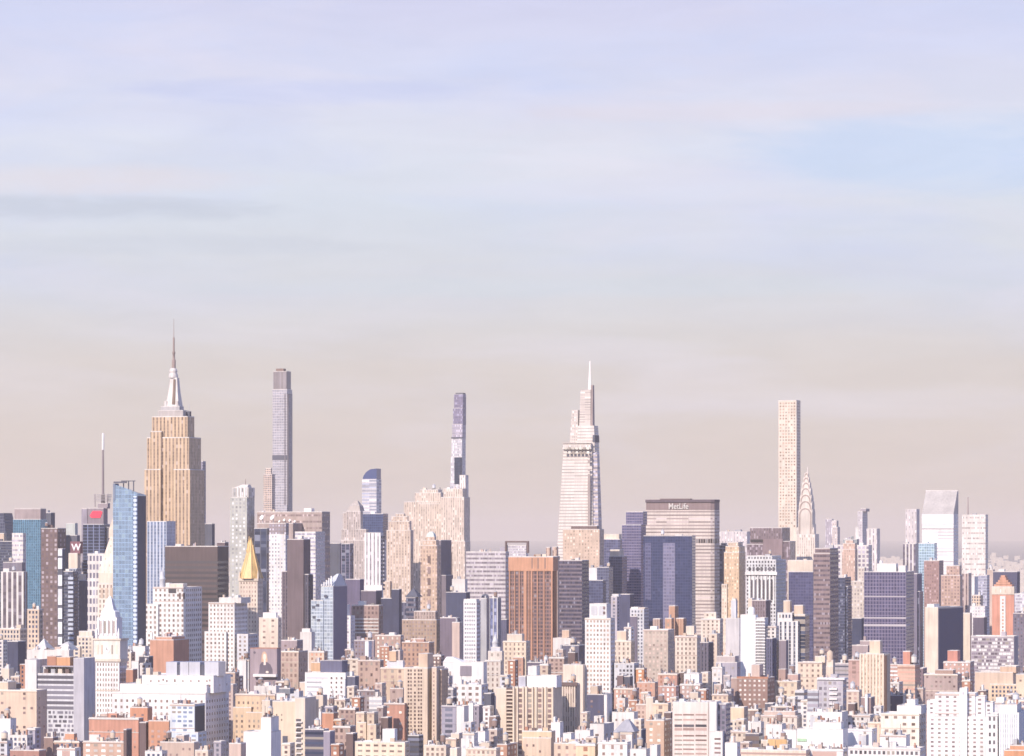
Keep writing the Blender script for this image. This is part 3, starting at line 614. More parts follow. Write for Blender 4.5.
def billboard_building():
    s = Bld('billboard_building', 'building', 'mauve wall with a painted mural of a seated woman in dark clothes', 250, 277, 280.5, 2950)
    s.pv('wall', 250, 277, 648, 0, s.L, mat=wall((.34,.27,.29)), roof='tarpaper', ph=.6, rim=wall('brick'))
    s.pv('ledge', 253, 276, 674.3, -4, -.1, yb=677, mat=wall('white'), roof=None)
    z = -.25
    def patch(nm, pts, c, dy, parent):
        me = bpy.data.meshes.new('mesh'); P = [(s.lx(x), s.lz(y, s.lx(264))) for x, y in pts]; n = len(P)
        vs = [(x, -dy, q) for x, q in P]+[(x, -.01, q) for x, q in P]
        me.from_pydata(vs, [], [tuple(range(n)), tuple(range(n, 2*n))[::-1]]+[(i, n+i, n+(i+1) % n, (i+1) % n) for i in range(n)]); return link(nm, me, parent, [wall(c)])
    mu = patch('mural', [(251, 674), (276, 674), (276, 649.5), (251, 649.5)], (.36,.29,.31), .06, s.root)
    patch('painted_hair', [(262, 666), (267, 666), (267.6, 660), (266.8, 654), (265, 651.5), (263, 652), (261.6, 655), (261.2, 661)], (.62,.42,.30), .10, mu)
    patch('painted_clothes', [(258.5, 674), (272.8, 674), (272.5, 669), (270.5, 664.5), (267, 662), (262, 662), (259.8, 665), (259.4, 670)], (.13,.11,.14), .12, mu)
    def ell(cx, cy, rx, ry): return [(cx+rx*cos(a*pi/8), cy+ry*sin(a*pi/8)) for a in range(16)]
    patch('painted_face', ell(264.6, 656.8, 1.7, 3.2), (.85,.70,.58), .16, mu)
    patch('painted_neck', [(263.6, 665), (265.8, 665), (265.5, 659), (264, 659)], (.85,.72,.62), .15, mu)
    patch('painted_hand', ell(267.3, 672, 1.5, 1.1), (.82,.66,.56), .17, mu)
    patch('painted_badge', ell(254.6, 652.6, 1.3, 1.3), (.16,.13,.16), .10, mu)
billboard_building()
# ------------------------------------------------------------------ far towers, left to right
def crystal():
    s = Bld('glass_tower', 'glass tower', 'dark blue faceted tower with a slanted top, cut by the frame beside the teal tower', -14, 6, 10, 4750)
    stack(s, 'wall', 0, [(-14, 7.5, 640), (-14, 7, 545), (-13, 1.2, 513)], facade('slate', 'navy', 3, 4, .8, .8, .1, .5), 40)
    s.pv('base', -10, 4, 533, -8, 0, mat=wall('tan'), roof='tarpaper')
crystal()
b('office_tower', 'low dark block in front of the dark blue faceted tower', -6, 12, 15, 541, 4450, 'slate', 'band', clut=1, gl='navy')
b('glass_tower', 'teal glass tower with a plain pinkish grey top storey', 13, 40.5, 47, 519, 4600, (.20,.35,.46), 'glass', tiers=[(14.5, 40.5, 508.5, 1.5, (.34,.28,.28), 'plain')], gl='teal', gm=.75, light=.1, hf=.95, clut=0)
b('office_tower', 'dark stepped block directly behind the teal glass tower', 44, 51, 55, 512.5, 4720, 'slate', 'plain', clut=2)
b('office_block', 'small grey block with white horizontal bands beside the teal glass tower', 12, 23, 24.5, 533, 4380, 'offwhite', 'band', hf=.4, fh=5.6, clut=0, gl='lavender')
b('office_tower', 'white framed tower with dark vertical window strips below the teal tower', 1, 23.6, 27.2, 571.5, 3700, 'offwhite', 'pier', n=5, pitch=5.6, wf=.62, hf=1.2, clut=1, gl=(.12,.10,.12))
b('office_block', 'low dark block behind the white framed tower with vertical strips', 3, 22, 25, 562, 4200, (.2,.18,.22), 'plain', clut=3)
b('office_block', 'small peach block with two window rows beside the white framed tower', 27.3, 39, 41, 609, 3560, 'peach', 'punch', fh=4.6, clut=4)
b('office_tower', 'mauve brown tower with pale window pairs, standing before the teal tower', 41, 57.5, 66, 528, 4000, 'umber', 'punch', pitch=5, wf=.5, fh=5, light=.3, gl='mauve', clut=1)
def striped_dark():
    s = b('glass_tower', 'dark glass tower with one bright white vertical strip of bays', 57.5, 73, 78, 571, 3800, 'slate', 'band', clut=1, gl='navy', hf=.6)
    for y0, y1 in ((549.5, 556), (558, 569), (575, 586), (589, 605), (608, 619), (622, 634), (637, 645)):
        s.pv('white_bay', 58, 62, y0, -2.5, 3, yb=y1, mat=wall((.74,.76,.78)), roof=None)  # near-white segments of the front-left strip of bays
    s.pv('shaft', 57.8, 62.4, 548.5, -1.5, 6, mat=wall('slate'), roof='grey')
    for i in range(16): s.pv('balcony', 68, 73, 577+i*4.6, -1.5, .3, yb=579.6+i*4.6, mat=wall((.50,.54,.62)), roof=None)
striped_dark()
b('office_block', 'pale greenish box between the mauve brown tower and the tower with the red sign', 66, 75, 77.5, 523, 4850, (.50,.53,.50), 'plain', clut=0)
b('office_tower', 'plain dark tower under the pale greenish box', 65, 77, 80, 535, 4650, 'slate', 'plain', clut=0)
def sign_w():
    s = b('office_tower', 'narrow cream topped tower carrying a maroon sign box with a white letter', 68.5, 77.5, 80, 553, 4200, 'cream', 'plain', clut=0)
    q = s.pv('sign_box', 70.2, 80, 541.5, 1, 9, s.vols[0]['deck'], mat=wall((.22,.10,.12)), roof=None)
    cu = bpy.data.curves.new('lettering', 'FONT'); cu.body = 'W'; cu.size = 11; cu.extrude = .3; cu.offset = .2
    t = bpy.data.objects.new('tmp', cu); me = bpy.data.meshes.new_from_object(t); bpy.data.objects.remove(t)
    o = link('lettering', me, s.root, [wall('snow')]); o.rotation_euler = (pi/2, 0, 0); o.location = (s.lx(71.6, 1), .7, s.lz(550.5, s.lx(72), 1))
    s.pv('wall', 69, 77, 568, -2, 10, mat=facade((.42,.46,.54), 'navy', 3, 4, .6, .6), roof='grey')
sign_w()
def red_sign_tower():
    s = Bld('glass_tower', 'glass tower', 'dark blue tower with a red sign on its crown and a tall striped mast', 83, 104, 110, 4700)
    v = s.pv('wall', 83, 104, 524, 0, s.L, mat=facade((.20,.23,.36), 'navy', 8, 4, .86, .86, .1, .4))
    c = s.pv('crown', 87.5, 103.5, 508, 2, s.L*.8, v['deck'], mat=wall((.26,.22,.25)), roof='tarpaper')
    s.pv('crown', 81.5, 87, 508.5, 3, 14, v['z1']-60, mat=wall((.30,.27,.32)), roof='grey')
    s.pv('wall', 101, 109, 527, 6, s.L, mat=wall('slate'), roof='grey')
    me = bpy.data.meshes.new('mesh'); P = [(s.lx(x, 1.2), 1.2, s.lz(y, 5, 1.2)) for x, y in ((89.6, 515.8), (91.5, 517.8), (100, 517.9), (102.2, 512.2), (100.5, 510.9), (92.5, 511))]; n = 6
    me.from_pydata(P+[(x, 2.05, z) for x, y, z in P], [], [tuple(range(n)), tuple(range(n, 2*n))]+[(i, n+i, n+(i+1) % n, (i+1) % n) for i in range(n)])
    m, t, p = newmat('red_sign'); p.inputs['Base Color'].default_value = (.75,.03,.07,1); p.inputs['Emission Color'].default_value = (.9,.05,.09,1); p.inputs['Emission Strength'].default_value = .35
    link('red_sign', me, s.root, [m])
    x = 103
    q = s.pv('mast_base', 98, 107, 503, 8, 18, c['deck'], mat=wall((.33,.28,.30)), roof='grey')
    for i in range(5): s.pv('antenna_ring', 93.5+i*.2, 108-i*.2, 494.5+i*1.5, 7, 19, yb=495.1+i*1.5, mat=wall((.40,.36,.38)), roof=None)
    for px in (94.5, 107): s.pv('truss_leg', px, px+.7, 494, 8, 9, yb=507, mat=wall((.35,.3,.32)), roof=None)
    spin(s, 'mast', x, 12, [(2.2, 503), (1.9, 495), (1.3, 493), (1.2, 471), (1.0, 450)], wall((.24,.20,.21)), 8)
    spin(s, 'mast_tip', x, 12, [(1.3, 450), (1.2, 434), (.4, 433)], wall('snow'), 8)
red_sign_tower()
b('office_tower', 'white gridded office tower just left of the pale campanile spire', 87.5, 104, 110, 553.5, 3900, 'offwhite', 'pier', pitch=3.9, wf=.6, hf=.62, fh=9, clut=1, gl=(.16,.15,.2))
b('office_tower', 'pale block tucked behind the dark tower with the white strip', 79, 87, 89, 580, 4050, 'slate', 'plain', clut=1, tiers=[(79, 83.5, 574, 1, 'cream', 'plain')])
def blue_tower():
    s = Bld('glass_tower', 'glass tower', 'slender sky blue glass tower with a sloping top, tallest of the blue glass towers', 113, 137, 146, 3280)
    m = facade((.30,.44,.62), (.36,.50,.68), 3.0, 3.9, .92, .9, .12, .75, .12)
    W, Lr = s.W, s.L; z0, z1 = s.lz(484, -W/2), s.lz(492.5, W/2)
    me = bpy.data.meshes.new('mesh'); xr = s.lx(133)
    vs = [(-W/2,0,0),(W/2,0,0),(W/2,Lr,0),(-W/2,Lr,0),(-W/2,0,z0),(W/2,0,z1),(W/2,Lr,z1-2),(-W/2,Lr,z0-2)]
    me.from_pydata(vs, [], [(0,1,5,4),(1,2,6,5),(2,3,7,6),(3,0,4,7),(4,5,6,7)]); uv = me.uv_layers.new(name='UVMap')
    for p in me.polygons:
        for li in p.loop_indices: v = vs[me.loops[li].vertex_index]; uv.data[li].uv = (v[0] if p.index in (0, 2) else v[1], v[2])
    link('wall', me, s.root, [m])
    s.pv('balcony_bay', 133.3, 136.6, 496, -1.6, 1.5, mat=facade((.64,.72,.80), (.16,.22,.36), 2.6, 3.9, .8, .42, .4, .5, .2), roof=None)
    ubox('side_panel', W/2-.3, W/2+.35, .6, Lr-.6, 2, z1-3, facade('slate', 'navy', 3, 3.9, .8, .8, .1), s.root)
    s.pv('roof_frame', 113.5, 126, 481.5, 4, 6, yb=483, mat=wall('slate'), roof=None)
    s.pv('roof_frame', 121, 135, 480.5, 8, 9, yb=481.4, mat=wall('slate'), roof=None)
    for px in (123, 128, 133): s.pv('roof_post', px, px+.7, 481, 8, 9, yb=492, mat=wall('slate'), roof=None)
    s.pv('crown_fin', 113, 115, 483.5, -.6, 8, yb=500, mat=wall((.2,.24,.32)), roof=None)
blue_tower()
b('glass_tower', 'second blue glass tower, with silver vertical strips, beside the tallest blue tower', 147, 166.5, 174, 521, 3730, (.52,.55,.62), 'glass', gl=(.20,.27,.42), pitch=3.6, wf=.55, hf=.92, light=.35, gm=.6, clut=0, L=24)
b('office_block', 'blue grey slab peeping out behind the dark brown slab', 204.5, 212, 214, 523.5, 4400, 'slate', 'plain', clut=0)
b('office_tower', 'shaded slab beside the foot of the tan mast tower', 196, 203, 204, 461, 4400, (.30,.28,.34), 'punch', clut=0, L=9)
b('office_building', 'wide dark brown slab with horizontal bands above the white stepped towers', 165, 217.5, 224.5, 546, 3640, (.115,.085,.085), 'band', gl='dark', fh=5.2, hf=.5, top=14, zmin=20, clut=5, roof='tan', L=30)
b('office_block', 'mauve block close behind the dark brown slab', 217, 225, 228.5, 542, 3800, 'mauve', 'plain', clut=2, roof='tan')
def stepped_crown():
    s = b('apartment_tower', 'pale green grey tower with white piers, slanted crown and an aerial', 230, 247, 254.5, 497, 4080, (.47,.47,.43), 'punch', gl=(.34,.34,.34), wf=.5, fh=4.2, pitch=4.4, clut=0, tiers=[(232, 248.5, 487.5, 2, (.50,.47,.44), 'pier')], light=.3)
    for px in (237, 240, 244): s.pv('pier', px, px+1.6, 487, 1.2, 2.5, yb=540, mat=wall('white'), roof=None)
    stack(s, 'slanted_crown', 3, [(233, 247, 488), (241, 247, 484.5)], wall('offwhite'), 15)
    spin(s, 'aerial', 245.5, 10, [(.5, 488), (.25, 479)], wall('brown'), 6)
stepped_crown()
def dish_block():
    s = b('office_building', 'wide pinkish brown block with white satellite dishes on a lower roof', 257, 322, 330, 511.5, 4060, (.40,.32,.29), 'band', gl=(.26,.2,.19), hf=.3, fh=7, clut=5, roof='tan', g=20)
    v = s.pv('terrace', 257, 293, 523, -26, -.1, mat=wall((.40,.32,.29)), roof='tan')
    for px, py, r in ((262.5, 518, 2.7), (273, 518, 2.7), (280, 522, 1.3), (285, 520.5, 1.5), (290.5, 521, 1.5), (295.5, 522, 1.3)):
        k = s.D/FPX; o = link('satellite_dish', lathe([(.05, 0), (r*k*.5, .3), (r*k*.85, .9), (r*k, 1.5), (r*k*.98, 1.6), (r*k*.5, .5), (.05, .2)], 16), s.root, [wall('snow')])
        x = s.lx(px, -14); o.location = (x, -14, s.lz(py, x, -14)); o.rotation_euler = (radians(62), 0, radians(-25))
        ubox('dish_stand', x-.35, x+.35, -13.6, -12.9, v['deck'], s.lz(py, x, -14), wall('grey'), o).matrix_parent_inverse = o.matrix_basis.inverted()
dish_block()
b('apartment_tower', 'tall white gridded tower with a mauve mechanical crown, just right of the gold pyramid', 269, 285.5, 288, 534, 3700, 'white', 'punch', pitch=3.2, fh=3.8, wf=.42, hf=.5, gl=(.30,.29,.34), light=.3, tiers=[(269.3, 286, 523, .5, (.28,.23,.24), 'pier')], clut=0)
b('office_tower', 'shaded dark tower with slim mullions behind the gold pyramid', 254, 267, 271, 528, 3950, 'slate', 'pier', pitch=7, wf=.85, hf=1.2, gl='navy', clut=0)
b('office_building', 'flat mauve slab tower with almost no windows, beside the tall white gridded tower', 287, 303.5, 310.5, 539, 3560, (.165,.125,.135), 'plain', clut=2, roof='tan', wings=[(282, 289, 571, -2, (.15,.12,.14), 'pier'), (302, 308.5, 574, -2, (.10,.09,.12), 'pier')])
b('office_tower', 'white topped tower with fine horizontal ribs behind the flat mauve slab', 295, 315.5, 325, 531.5, 3940, 'offwhite', 'band', fh=4.2, hf=.4, gl=(.34,.33,.40), clut=0)
b('office_tower', 'plain dark blue block right of the white topped ribbed tower', 325, 340, 344, 543, 4350, 'slate', 'plain', clut=0)
b('office_tower', 'slim dark tower with two white vertical lines beside the plain dark blue block', 341, 350, 353.5, 543.5, 4250, (.22,.20,.27), 'pier', pitch=5, wf=.8, pc='white', clut=0)
def pinnacle():
    s = b('stone_tower', 'grey stone tower with a pinnacled crown and stepped shoulders', 346, 360.5, 363, 511, 4700, (.50,.43,.39), 'pier', pitch=3, wf=.4, gl=(.3,.26,.26), clut=0, wings=[(341.5, 347, 529, 0), (343, 349, 512.5, -3), (355, 366, 529, 3), (341, 368, 540, 6)])
    stack(s, 'crown', 2, [(347.5, 360, 511), (349, 359, 506), (351, 357.5, 504), (353.5, 355.5, 500.5)], wall((.50,.44,.40)), 18)
pinnacle()
b('glass_tower', 'dark blue glass block with a pale stripe, behind the pinnacled stone tower', 360, 383, 388, 513.5, 4850, (.07,.10,.20), 'glass', gl=(.05,.07,.16), gm=.3, clut=1, light=.1)
b('office_block', 'pale ribbed block on the dark blue glass block\'s near side', 366, 384, 387, 540, 4500, (.5,.47,.48), 'band', gl='lavender', clut=1)
def zebra():
    s = b('apartment_tower', 'white tower with bold vertical piers and ragged dark side', 364.5, 380.5, 383, 532.5, 3950, 'snow', 'pier', pitch=4.2, wf=.34, hf=1.2, gl=(.25,.22,.24), clut=0)
    for i in range(14): s.pv('balcony', 380.5, 383, 536+i*4, 3, 9, yb=538+i*4, mat=wall('slate'), roof=None)
    s.pv('base', 362, 382, 585, -3, -.1, mat=wall('white'), roof='grey')
zebra()
b('stone_tower', 'tan art deco tower with stepped top, left of the wide stone mass', 386.5, 410.5, 413.5, 530, 4400, (.62,.50,.40), 'pier', pitch=3.6, wf=.4, hf=.8, gl=(.36,.28,.25), light=.3, clut=0, tiers=[(388.5, 409.5, 521, 2), (391.5, 407.5, 516, 4), (395.5, 404, 513.5, 7)], wings=[(382.5, 390, 581, 4)])
b('stone_building', 'wide tan stone mass with many shallow setbacks filling the centre', 404, 441, 443, 501.5, 4950, (.64,.54,.45), 'pier', pitch=3.2, wf=.4, hf=.95, gl=(.42,.34,.30), light=.1, clut=5, L=30, tiers=[(415, 441, 492.5, 3), (420, 438, 489.5, 6)], wings=[(418.5, 441, 503.5, 2)])
b('stone_building', 'tan stone slab standing right of and joined to the wide stone mass', 441, 464, 467, 497, 4900, (.66,.56,.47), 'pier', pitch=3.2, wf=.4, hf=.95, gl=(.42,.34,.30), light=.1, clut=4, L=26, tiers=[(443.5, 462.5, 488.5, 3)], wings=[(446, 451, 552, 3), (452, 465, 541, 5)])
b('apartment_tower', 'slim white edged tower at the right end of the tan stone slab', 459.5, 465.5, 468.5, 475, 5100, 'white', 'pier', pitch=3, wf=.35, hf=1.2, gl=(.45,.36,.32), clut=0)
def ornate_tower():
    s = b('stone_tower', 'narrow tan tower with a tiny greenish white cap, before the wide stone mass', 420.5, 437, 441, 545, 4200, (.58,.43,.32), 'punch', pitch=3.6, fh=4.5, gl=(.36,.26,.22), clut=0, light=.3, tiers=[(423, 436, 540, 2), (425.5, 434.5, 536.5, 4)])
    stack(s, 'cap_roof', 5, [(426, 434, 537), (427, 433, 533.5), (429, 431, 531.5)], wall((.62,.66,.60)), 9)
    for i in range(5): s.pv('window_bay', 427.5, 430.5, 556+i*11, -.4, .6, yb=563+i*11, mat=pane((.22,.16,.15), .1), roof=None)
ornate_tower()
b('office_tower', 'plain mauve tower in shade directly right of the narrow tan capped tower', 437, 441, 447.5, 540, 4380, (.20,.17,.20), 'plain', clut=1, wings=[(440, 446, 575, -1)], L=40)
b('office_block', 'bare white block atop the dark blue shaded block in the centre', 452, 465, 467, 579, 4150, 'offwhite', 'plain', clut=1)
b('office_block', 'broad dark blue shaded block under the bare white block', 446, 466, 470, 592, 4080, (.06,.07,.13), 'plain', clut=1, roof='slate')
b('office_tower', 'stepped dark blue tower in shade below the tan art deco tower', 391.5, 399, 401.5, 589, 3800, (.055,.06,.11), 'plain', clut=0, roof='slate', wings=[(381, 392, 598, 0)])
def peak_house():
    s = b('office_tower', 'dark tower with a small pitched roof, left of the narrow tan capped tower', 406, 415.5, 418, 597, 3850, (.17,.15,.19), 'band', fh=5, gl='navy', clut=0)
    stack(s, 'pitched_roof', -.5, [(405, 418, 597), (410.5, 411.5, 588.5)], wall('slate'), 16)
peak_house()
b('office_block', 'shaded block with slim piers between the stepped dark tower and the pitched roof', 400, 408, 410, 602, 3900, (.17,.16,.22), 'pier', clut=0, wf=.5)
b('hotel', 'broad brown block with a colonnaded top in the centre', 402, 436.5, 440, 619.5, 3560, (.40,.29,.22), 'punch', pitch=3, fh=3.6, gl=(.22,.17,.16), tiers=[(414, 435.5, 611, 2, (.42,.33,.29), 'pier')], clut=3, roof='tan')
b('office_building', 'wide grey and white slab with many horizontal bands, left of the orange brown tower', 466, 505.5, 509, 551.5, 4300, (.58,.54,.54), 'band', fh=5.0, hf=.46, gl=(.24,.21,.24), light=.1, clut=4)
def frame_block():
    s = b('office_block', 'pale office top enclosed by an open dark roof frame', 505, 526, 528, 545, 4650, (.62,.60,.60), 'band', gl='lavender', clut=0)
    for xa, xb, y, yb in ((505, 528.5, 541, 542.6), (505, 506.5, 542.6, 553), (526.5, 528.5, 542.6, 553)): s.pv('roof_frame', xa, xb, y, -3, 0, yb=yb, mat=wall('umber'), roof=None)
    s.pv('roof_plant', 500, 505.5, 547, -2, 4, yb=553, mat=wall('lavender'), roof=None)
frame_block()
def orange_tower():
    s = Bld('office_tower', 'office tower', 'orange brown tower with a blank orange crown and long vertical piers', 509, 552.5, 557, 3560)
    v = s.pv('wall', 509, 552.5, 571, 0, s.L, mat=facade((.27,.16,.14), (.085,.065,.075), 3.1, 3.7, .72, .62, .06), roof=None)
    c = s.pv('crown', 508.4, 553, 556.5, -.7, s.L+.7, v['z1'], mat=wall((.56,.30,.19)), roof='tan', ph=.8)
    for px, w_ in ((508.9, 1.2), (514, .9), (519, .9), (523.5, 3.0), (528.5, .9), (530.8, 1.5), (537, .9), (543.5, 1.0), (550.8, 1.7)):
        s.pv('pier', px, px+w_, 571, -1.0, .3, mat=wall((.50,.27,.175)), roof=None)
    for px in (531.5, 537.5, 544.5): s.pv('crown_slot', px, px+1.1, 558, -.85, 0, yb=568.5, mat=wall('brown'), roof=None)
    for i in range(5): s.pv('pier', 509, 510, 571, 4, 5, mat=wall('orange'), roof=None) if False else None
    for k in range(1, 4): y = s.L*k/4; ubox('pier', s.W/2-.2, s.W/2+.8, y-.8, y+.8, 0, v['z1'], wall((.56,.27,.15)), s.root)
    s.clutter(c, 4, 'tan', 0, 3)
orange_tower()
b('stone_tower', 'tan twin turreted tower peeping over the orange brown tower', 545, 557.5, 559.5, 556, 3950, (.56,.42,.33), 'pier', pitch=3.6, wf=.4, gl='brown', clut=0, tiers=[(546, 550, 547, 2), (552.5, 557, 546.5, 2)])
b('office_tower', 'dark purple tower with fine horizontal bands right of the orange brown tower', 559, 582, 589, 560, 3700, (.18,.145,.17), 'band', gl=(.06,.055,.09), fh=4, hf=.55, clut=2, roof='tan', light=.05)
b('stone_tower', 'square tan tower with a dark flat cap, in front of the white needle tower', 563, 599.5, 604, 529, 4300, (.60,.46,.36), 'punch', pitch=3.5, fh=3.8, gl=(.44,.34,.27), light=.12, clut=0, tiers=[(571, 597, 525.5, 6, 'umber', 'plain')])
b('office_block', 'small bright white block at the foot of the square tan tower', 589, 597.5, 600, 567.5, 4250, 'snow', 'plain', clut=1)
b('office_tower', 'blue grey tower with a cream roof box, right of the square tan tower', 602, 620, 626, 539, 4550, (.16,.16,.24), 'glass', gl=(.09,.10,.19), gm=.2, clut=1, pent=[(604, 619, 534, 'cream')])
b('office_tower', 'lower blue grey block with a cream notch near its top', 609, 622, 627, 556, 4350, (.16,.17,.25), 'glass', gl=(.08,.10,.18), gm=.2, tiers=[(610, 619.5, 549.5, 2, 'cream', 'plain')], clut=0)
b('office_block', 'blue shaded block beside the dark purple banded tower', 589, 603, 606, 580, 4150, (.10,.11,.19), 'glass', gl=(.07,.08,.15), gm=.2, clut=1)
b('office_block', 'blue shaded block with faint lit windows next to the bright small white block', 597, 609, 613, 567, 4200, (.16,.17,.24), 'glass', gl=(.09,.10,.17), gm=.2, clut=1)
b('glass_tower', 'tall blue violet tower with a set back crown, left of the navy glass slab', 622, 641, 646, 524.5, 4400, (.22,.19,.27), 'glass', gl=(.10,.105,.22), gm=.25, pitch=3, hf=.6, clut=0, tiers=[(626, 643, 511.5, 2)], light=.1)
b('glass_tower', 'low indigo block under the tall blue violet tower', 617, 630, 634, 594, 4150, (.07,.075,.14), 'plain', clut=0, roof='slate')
def navy_slab():
    s = b('glass_building', 'very dark navy glass slab in front of the lettered banded slab', 643.5, 692, 695.5, 535.5, 4200, (.05,.065,.145), 'glass', gl=(.04,.055,.14), gm=.25, light=.04, clut=1, roof='slate', g=12)
    v = s.vols[0]
    s.pv('pale_bay', 663, 675, 543, -.5, .5, mat=facade((.22,.21,.30), (.17,.17,.28), 3, 3.9, .8, .6, .2, .2), roof=None)
    s.pv('pale_bay', 645, 651, 543, -.4, .5, yb=600, mat=facade((.12,.12,.21), (.07,.08,.17), 3, 3.9, .8, .6, .2, .2), roof=None)
navy_slab()
b('office_building', 'pale ribbed slab far behind, right of the lettered slab', 719, 747, 750, 531.5, 5500, (.60,.55,.54), 'pier', pitch=4.5, wf=.35, hf=1.2, gl=(.45,.41,.43), clut=4)
b('office_tower', 'dark tower with a rounded top beside the lettered slab', 718.5, 727, 730, 548, 4800, (.22,.19,.22), 'pier', pitch=6, wf=.7, gl='slate', clut=0, tiers=[(719.5, 726.5, 545, 2), (721, 725.5, 543, 4)])
b('stone_tower', 'slim peach tower with a rounded shoulder top and dark side', 724, 739, 745.5, 552, 4150, (.62,.45,.30), 'punch', pitch=2.8, fh=3.8, gl=(.46,.34,.25), light=.35, clut=0, tiers=[(725.5, 739, 546, 1.5), (728, 738, 542, 4, 'tan')], wings=[(721.5, 727, 584, 2, 'cream')])
def mauve_modern():
    s = b('office_tower', 'mauve windowless topped tower, left of the white gridded supertall', 750, 782, 790, 527.5, 4650, (.215,.165,.175), 'pier', pitch=3.2, wf=.4, hf=1.2, gl=(.17,.13,.15), clut=0, wings=[(747, 765, 544, 1, (.40,.33,.33), 'band'), (781, 790, 541, 0, (.36,.3,.32), 'band')])
    s.pv('blank_wall', 763, 782.5, 539, -2, .2, mat=wall((.27,.20,.21)), roof=None)
    for y in (539.5, 549): s.pv('louvre_band', 750.5, 763, y, -.8, .2, yb=y+2.4, mat=wall('dark'), roof=None)
mauve_modern()
def white_classical():
    s = b('hotel', 'white block with tall arched openings and a heavy cornice, below the mauve tower', 746, 776, 786, 559.5, 4100, (.62,.62,.62), 'punch', pitch=3.4, fh=4, gl='charcoal', clut=2, tiers=[(747, 772, 555.5, 2)])
    s.pv('cornice', 745, 777, 572, -1.6, .3, yb=575, mat=wall('white'), roof=None)
    for i in range(7): s.pv('arch', 748.5+i*4, 750.6+i*4, 567, -.4, .4, yb=571, mat=pane('charcoal', .05), roof=None)
    for i in range(6): s.pv('tall_window', 751+i*4, 752.9+i*4, 580, -.4, .4, yb=600, mat=pane('charcoal', .05), roof=None)
    for i in range(7): s.pv('column', 748.8+i*4, 750.4+i*4, 576, -1.3, -.2, yb=604, mat=wall('white'), roof=None)
white_classical()
b('office_tower', 'thin dark tower far right of the scalloped spire tower, left one of a close pair', 825.5, 832, 833.5, 519, 5700, (.36,.32,.36), 'pier', pitch=3, wf=.4, hf=1.2, gl='lavender', clut=0)
b('office_tower', 'pale stepped tower touching the thin dark tower, right one of a close pair', 832, 837.5, 840, 527, 5600, (.58,.50,.46), 'punch', gl='lavender', clut=0, tiers=[(832, 836.5, 520.5, 2)])
b('apartment_tower', 'slim pale tower with a higher dark right edge, far behind the white big windowed block', 857.5, 862.5, 866.5, 511, 5900, (.56,.52,.53), 'punch', pitch=3, fh=4, gl='lavender', clut=0, L=40, tiers=[(860.5, 866, 508.5, 6, (.33,.29,.32), 'plain')], wings=[(855.5, 859, 527, 0, 'white', 'plain')])
b('office_tower', 'white ribbed tower right of the slim pale far tower', 866.5, 877, 880, 528.5, 5700, 'offwhite', 'pier', pitch=5.5, wf=.35, hf=1.2, gl=(.36,.31,.34), clut=0)
b('office_block', 'greenish grey rooftop block behind the white big windowed block', 843, 857, 859, 539, 5000, (.32,.35,.36), 'plain', clut=4)
b('office_block', 'white block with a row of large square windows, behind the pink stone tower', 830, 868.5, 872, 545, 4600, 'offwhite', 'punch', pitch=5.2, fh=5.4, wf=.6, hf=.62, gl=(.22,.19,.24), clut=3)
b('stone_tower', 'pink stone tower with a rounded top in front of the white big windowed block', 842, 855, 857.5, 549, 4450, (.58,.42,.34), 'pier', pitch=2.8, wf=.35, hf=.8, gl=(.46,.33,.28), clut=0, tiers=[(843, 855, 543, 1.5), (845, 853, 540, 4)])
b('office_tower', 'pinkish brown banded tower with scattered lit windows and deep blue side', 813.5, 830, 838.5, 553, 3850, (.27,.20,.20), 'band', fh=5, hf=.45, gl=(.13,.10,.12), light=.1, clut=1, roof='tan', tiers=[(815, 830, 548, 1.5)])
b('office_block', 'indigo glass block under the scalloped spire tower', 788.5, 813, 816, 571.5, 4050, (.11,.105,.19), 'glass', gl=(.075,.08,.17), gm=.2, light=.06, clut=0)
b('office_block', 'cream block with a brown roof box below the scalloped spire tower', 787.5, 813, 814.5, 560, 4250, 'cream', 'plain', clut=1, pent=[(794, 812, 565, (.30,.21,.19))])
b('office_tower', 'tall dark blue slab with stepped shaded side, behind the pinkish brown banded tower', 838, 845, 851, 577, 4000, (.085,.09,.15), 'band', gl='navy', clut=1, wings=[(840, 848, 586, -2)])
b('hotel', 'cream tower with a blank grey green storey, left of the purple gridded slab', 849, 864.5, 867, 581, 4150, (.58,.51,.44), 'punch', pitch=3.4, fh=4, gl=(.36,.31,.30), clut=1, tiers=[(858, 864.5, 567.5, 2)])
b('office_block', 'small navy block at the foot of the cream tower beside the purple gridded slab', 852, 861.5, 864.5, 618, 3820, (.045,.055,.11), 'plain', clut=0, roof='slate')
def purple_grid():
    s = b('glass_building', 'broad purple gridded slab with pale horizontal louvre lines', 864, 906, 914, 571.5, 3700, (.22,.19,.27), 'glass', gl=(.075,.075,.16), gm=.25, pitch=3.0, fh=3.6, wf=.72, hf=.78, light=.06, clut=0, g=14)
    v = s.vols[0]; x = v['x1']
    for y, h in ((596, 1.0), (617.3, 1.4), (624.3, 2.2)): z = s.lz(y, x); ubox('louvre_line', v['x0']-.2, x+.1, -.25, s.L*.5, z-h, z, wall((.50,.46,.48)), s.root)
    s.pv('penthouse', 877, 896, 563.5, 6, 20, v['deck'], mat=wall('white'), roof='white', ph=.4)
    s.pv('penthouse', 898.5, 905.5, 565.5, 6, 18, v['deck'], mat=wall('offwhite'), roof='white', ph=.4)
    spin(s, 'cooling_tower', 881, 12, [(1.8, 571), (1.8, 561.5), (1.2, 560.5)], wall('white'), 10)
purple_grid()
b('office_block', 'purple block with a stepped shaded edge right of the purple gridded slab', 907, 917, 922, 573.5, 3950, (.20,.18,.24), 'plain', clut=0, wings=[(914, 920, 591, -2, (.13,.12,.18), 'pier')])
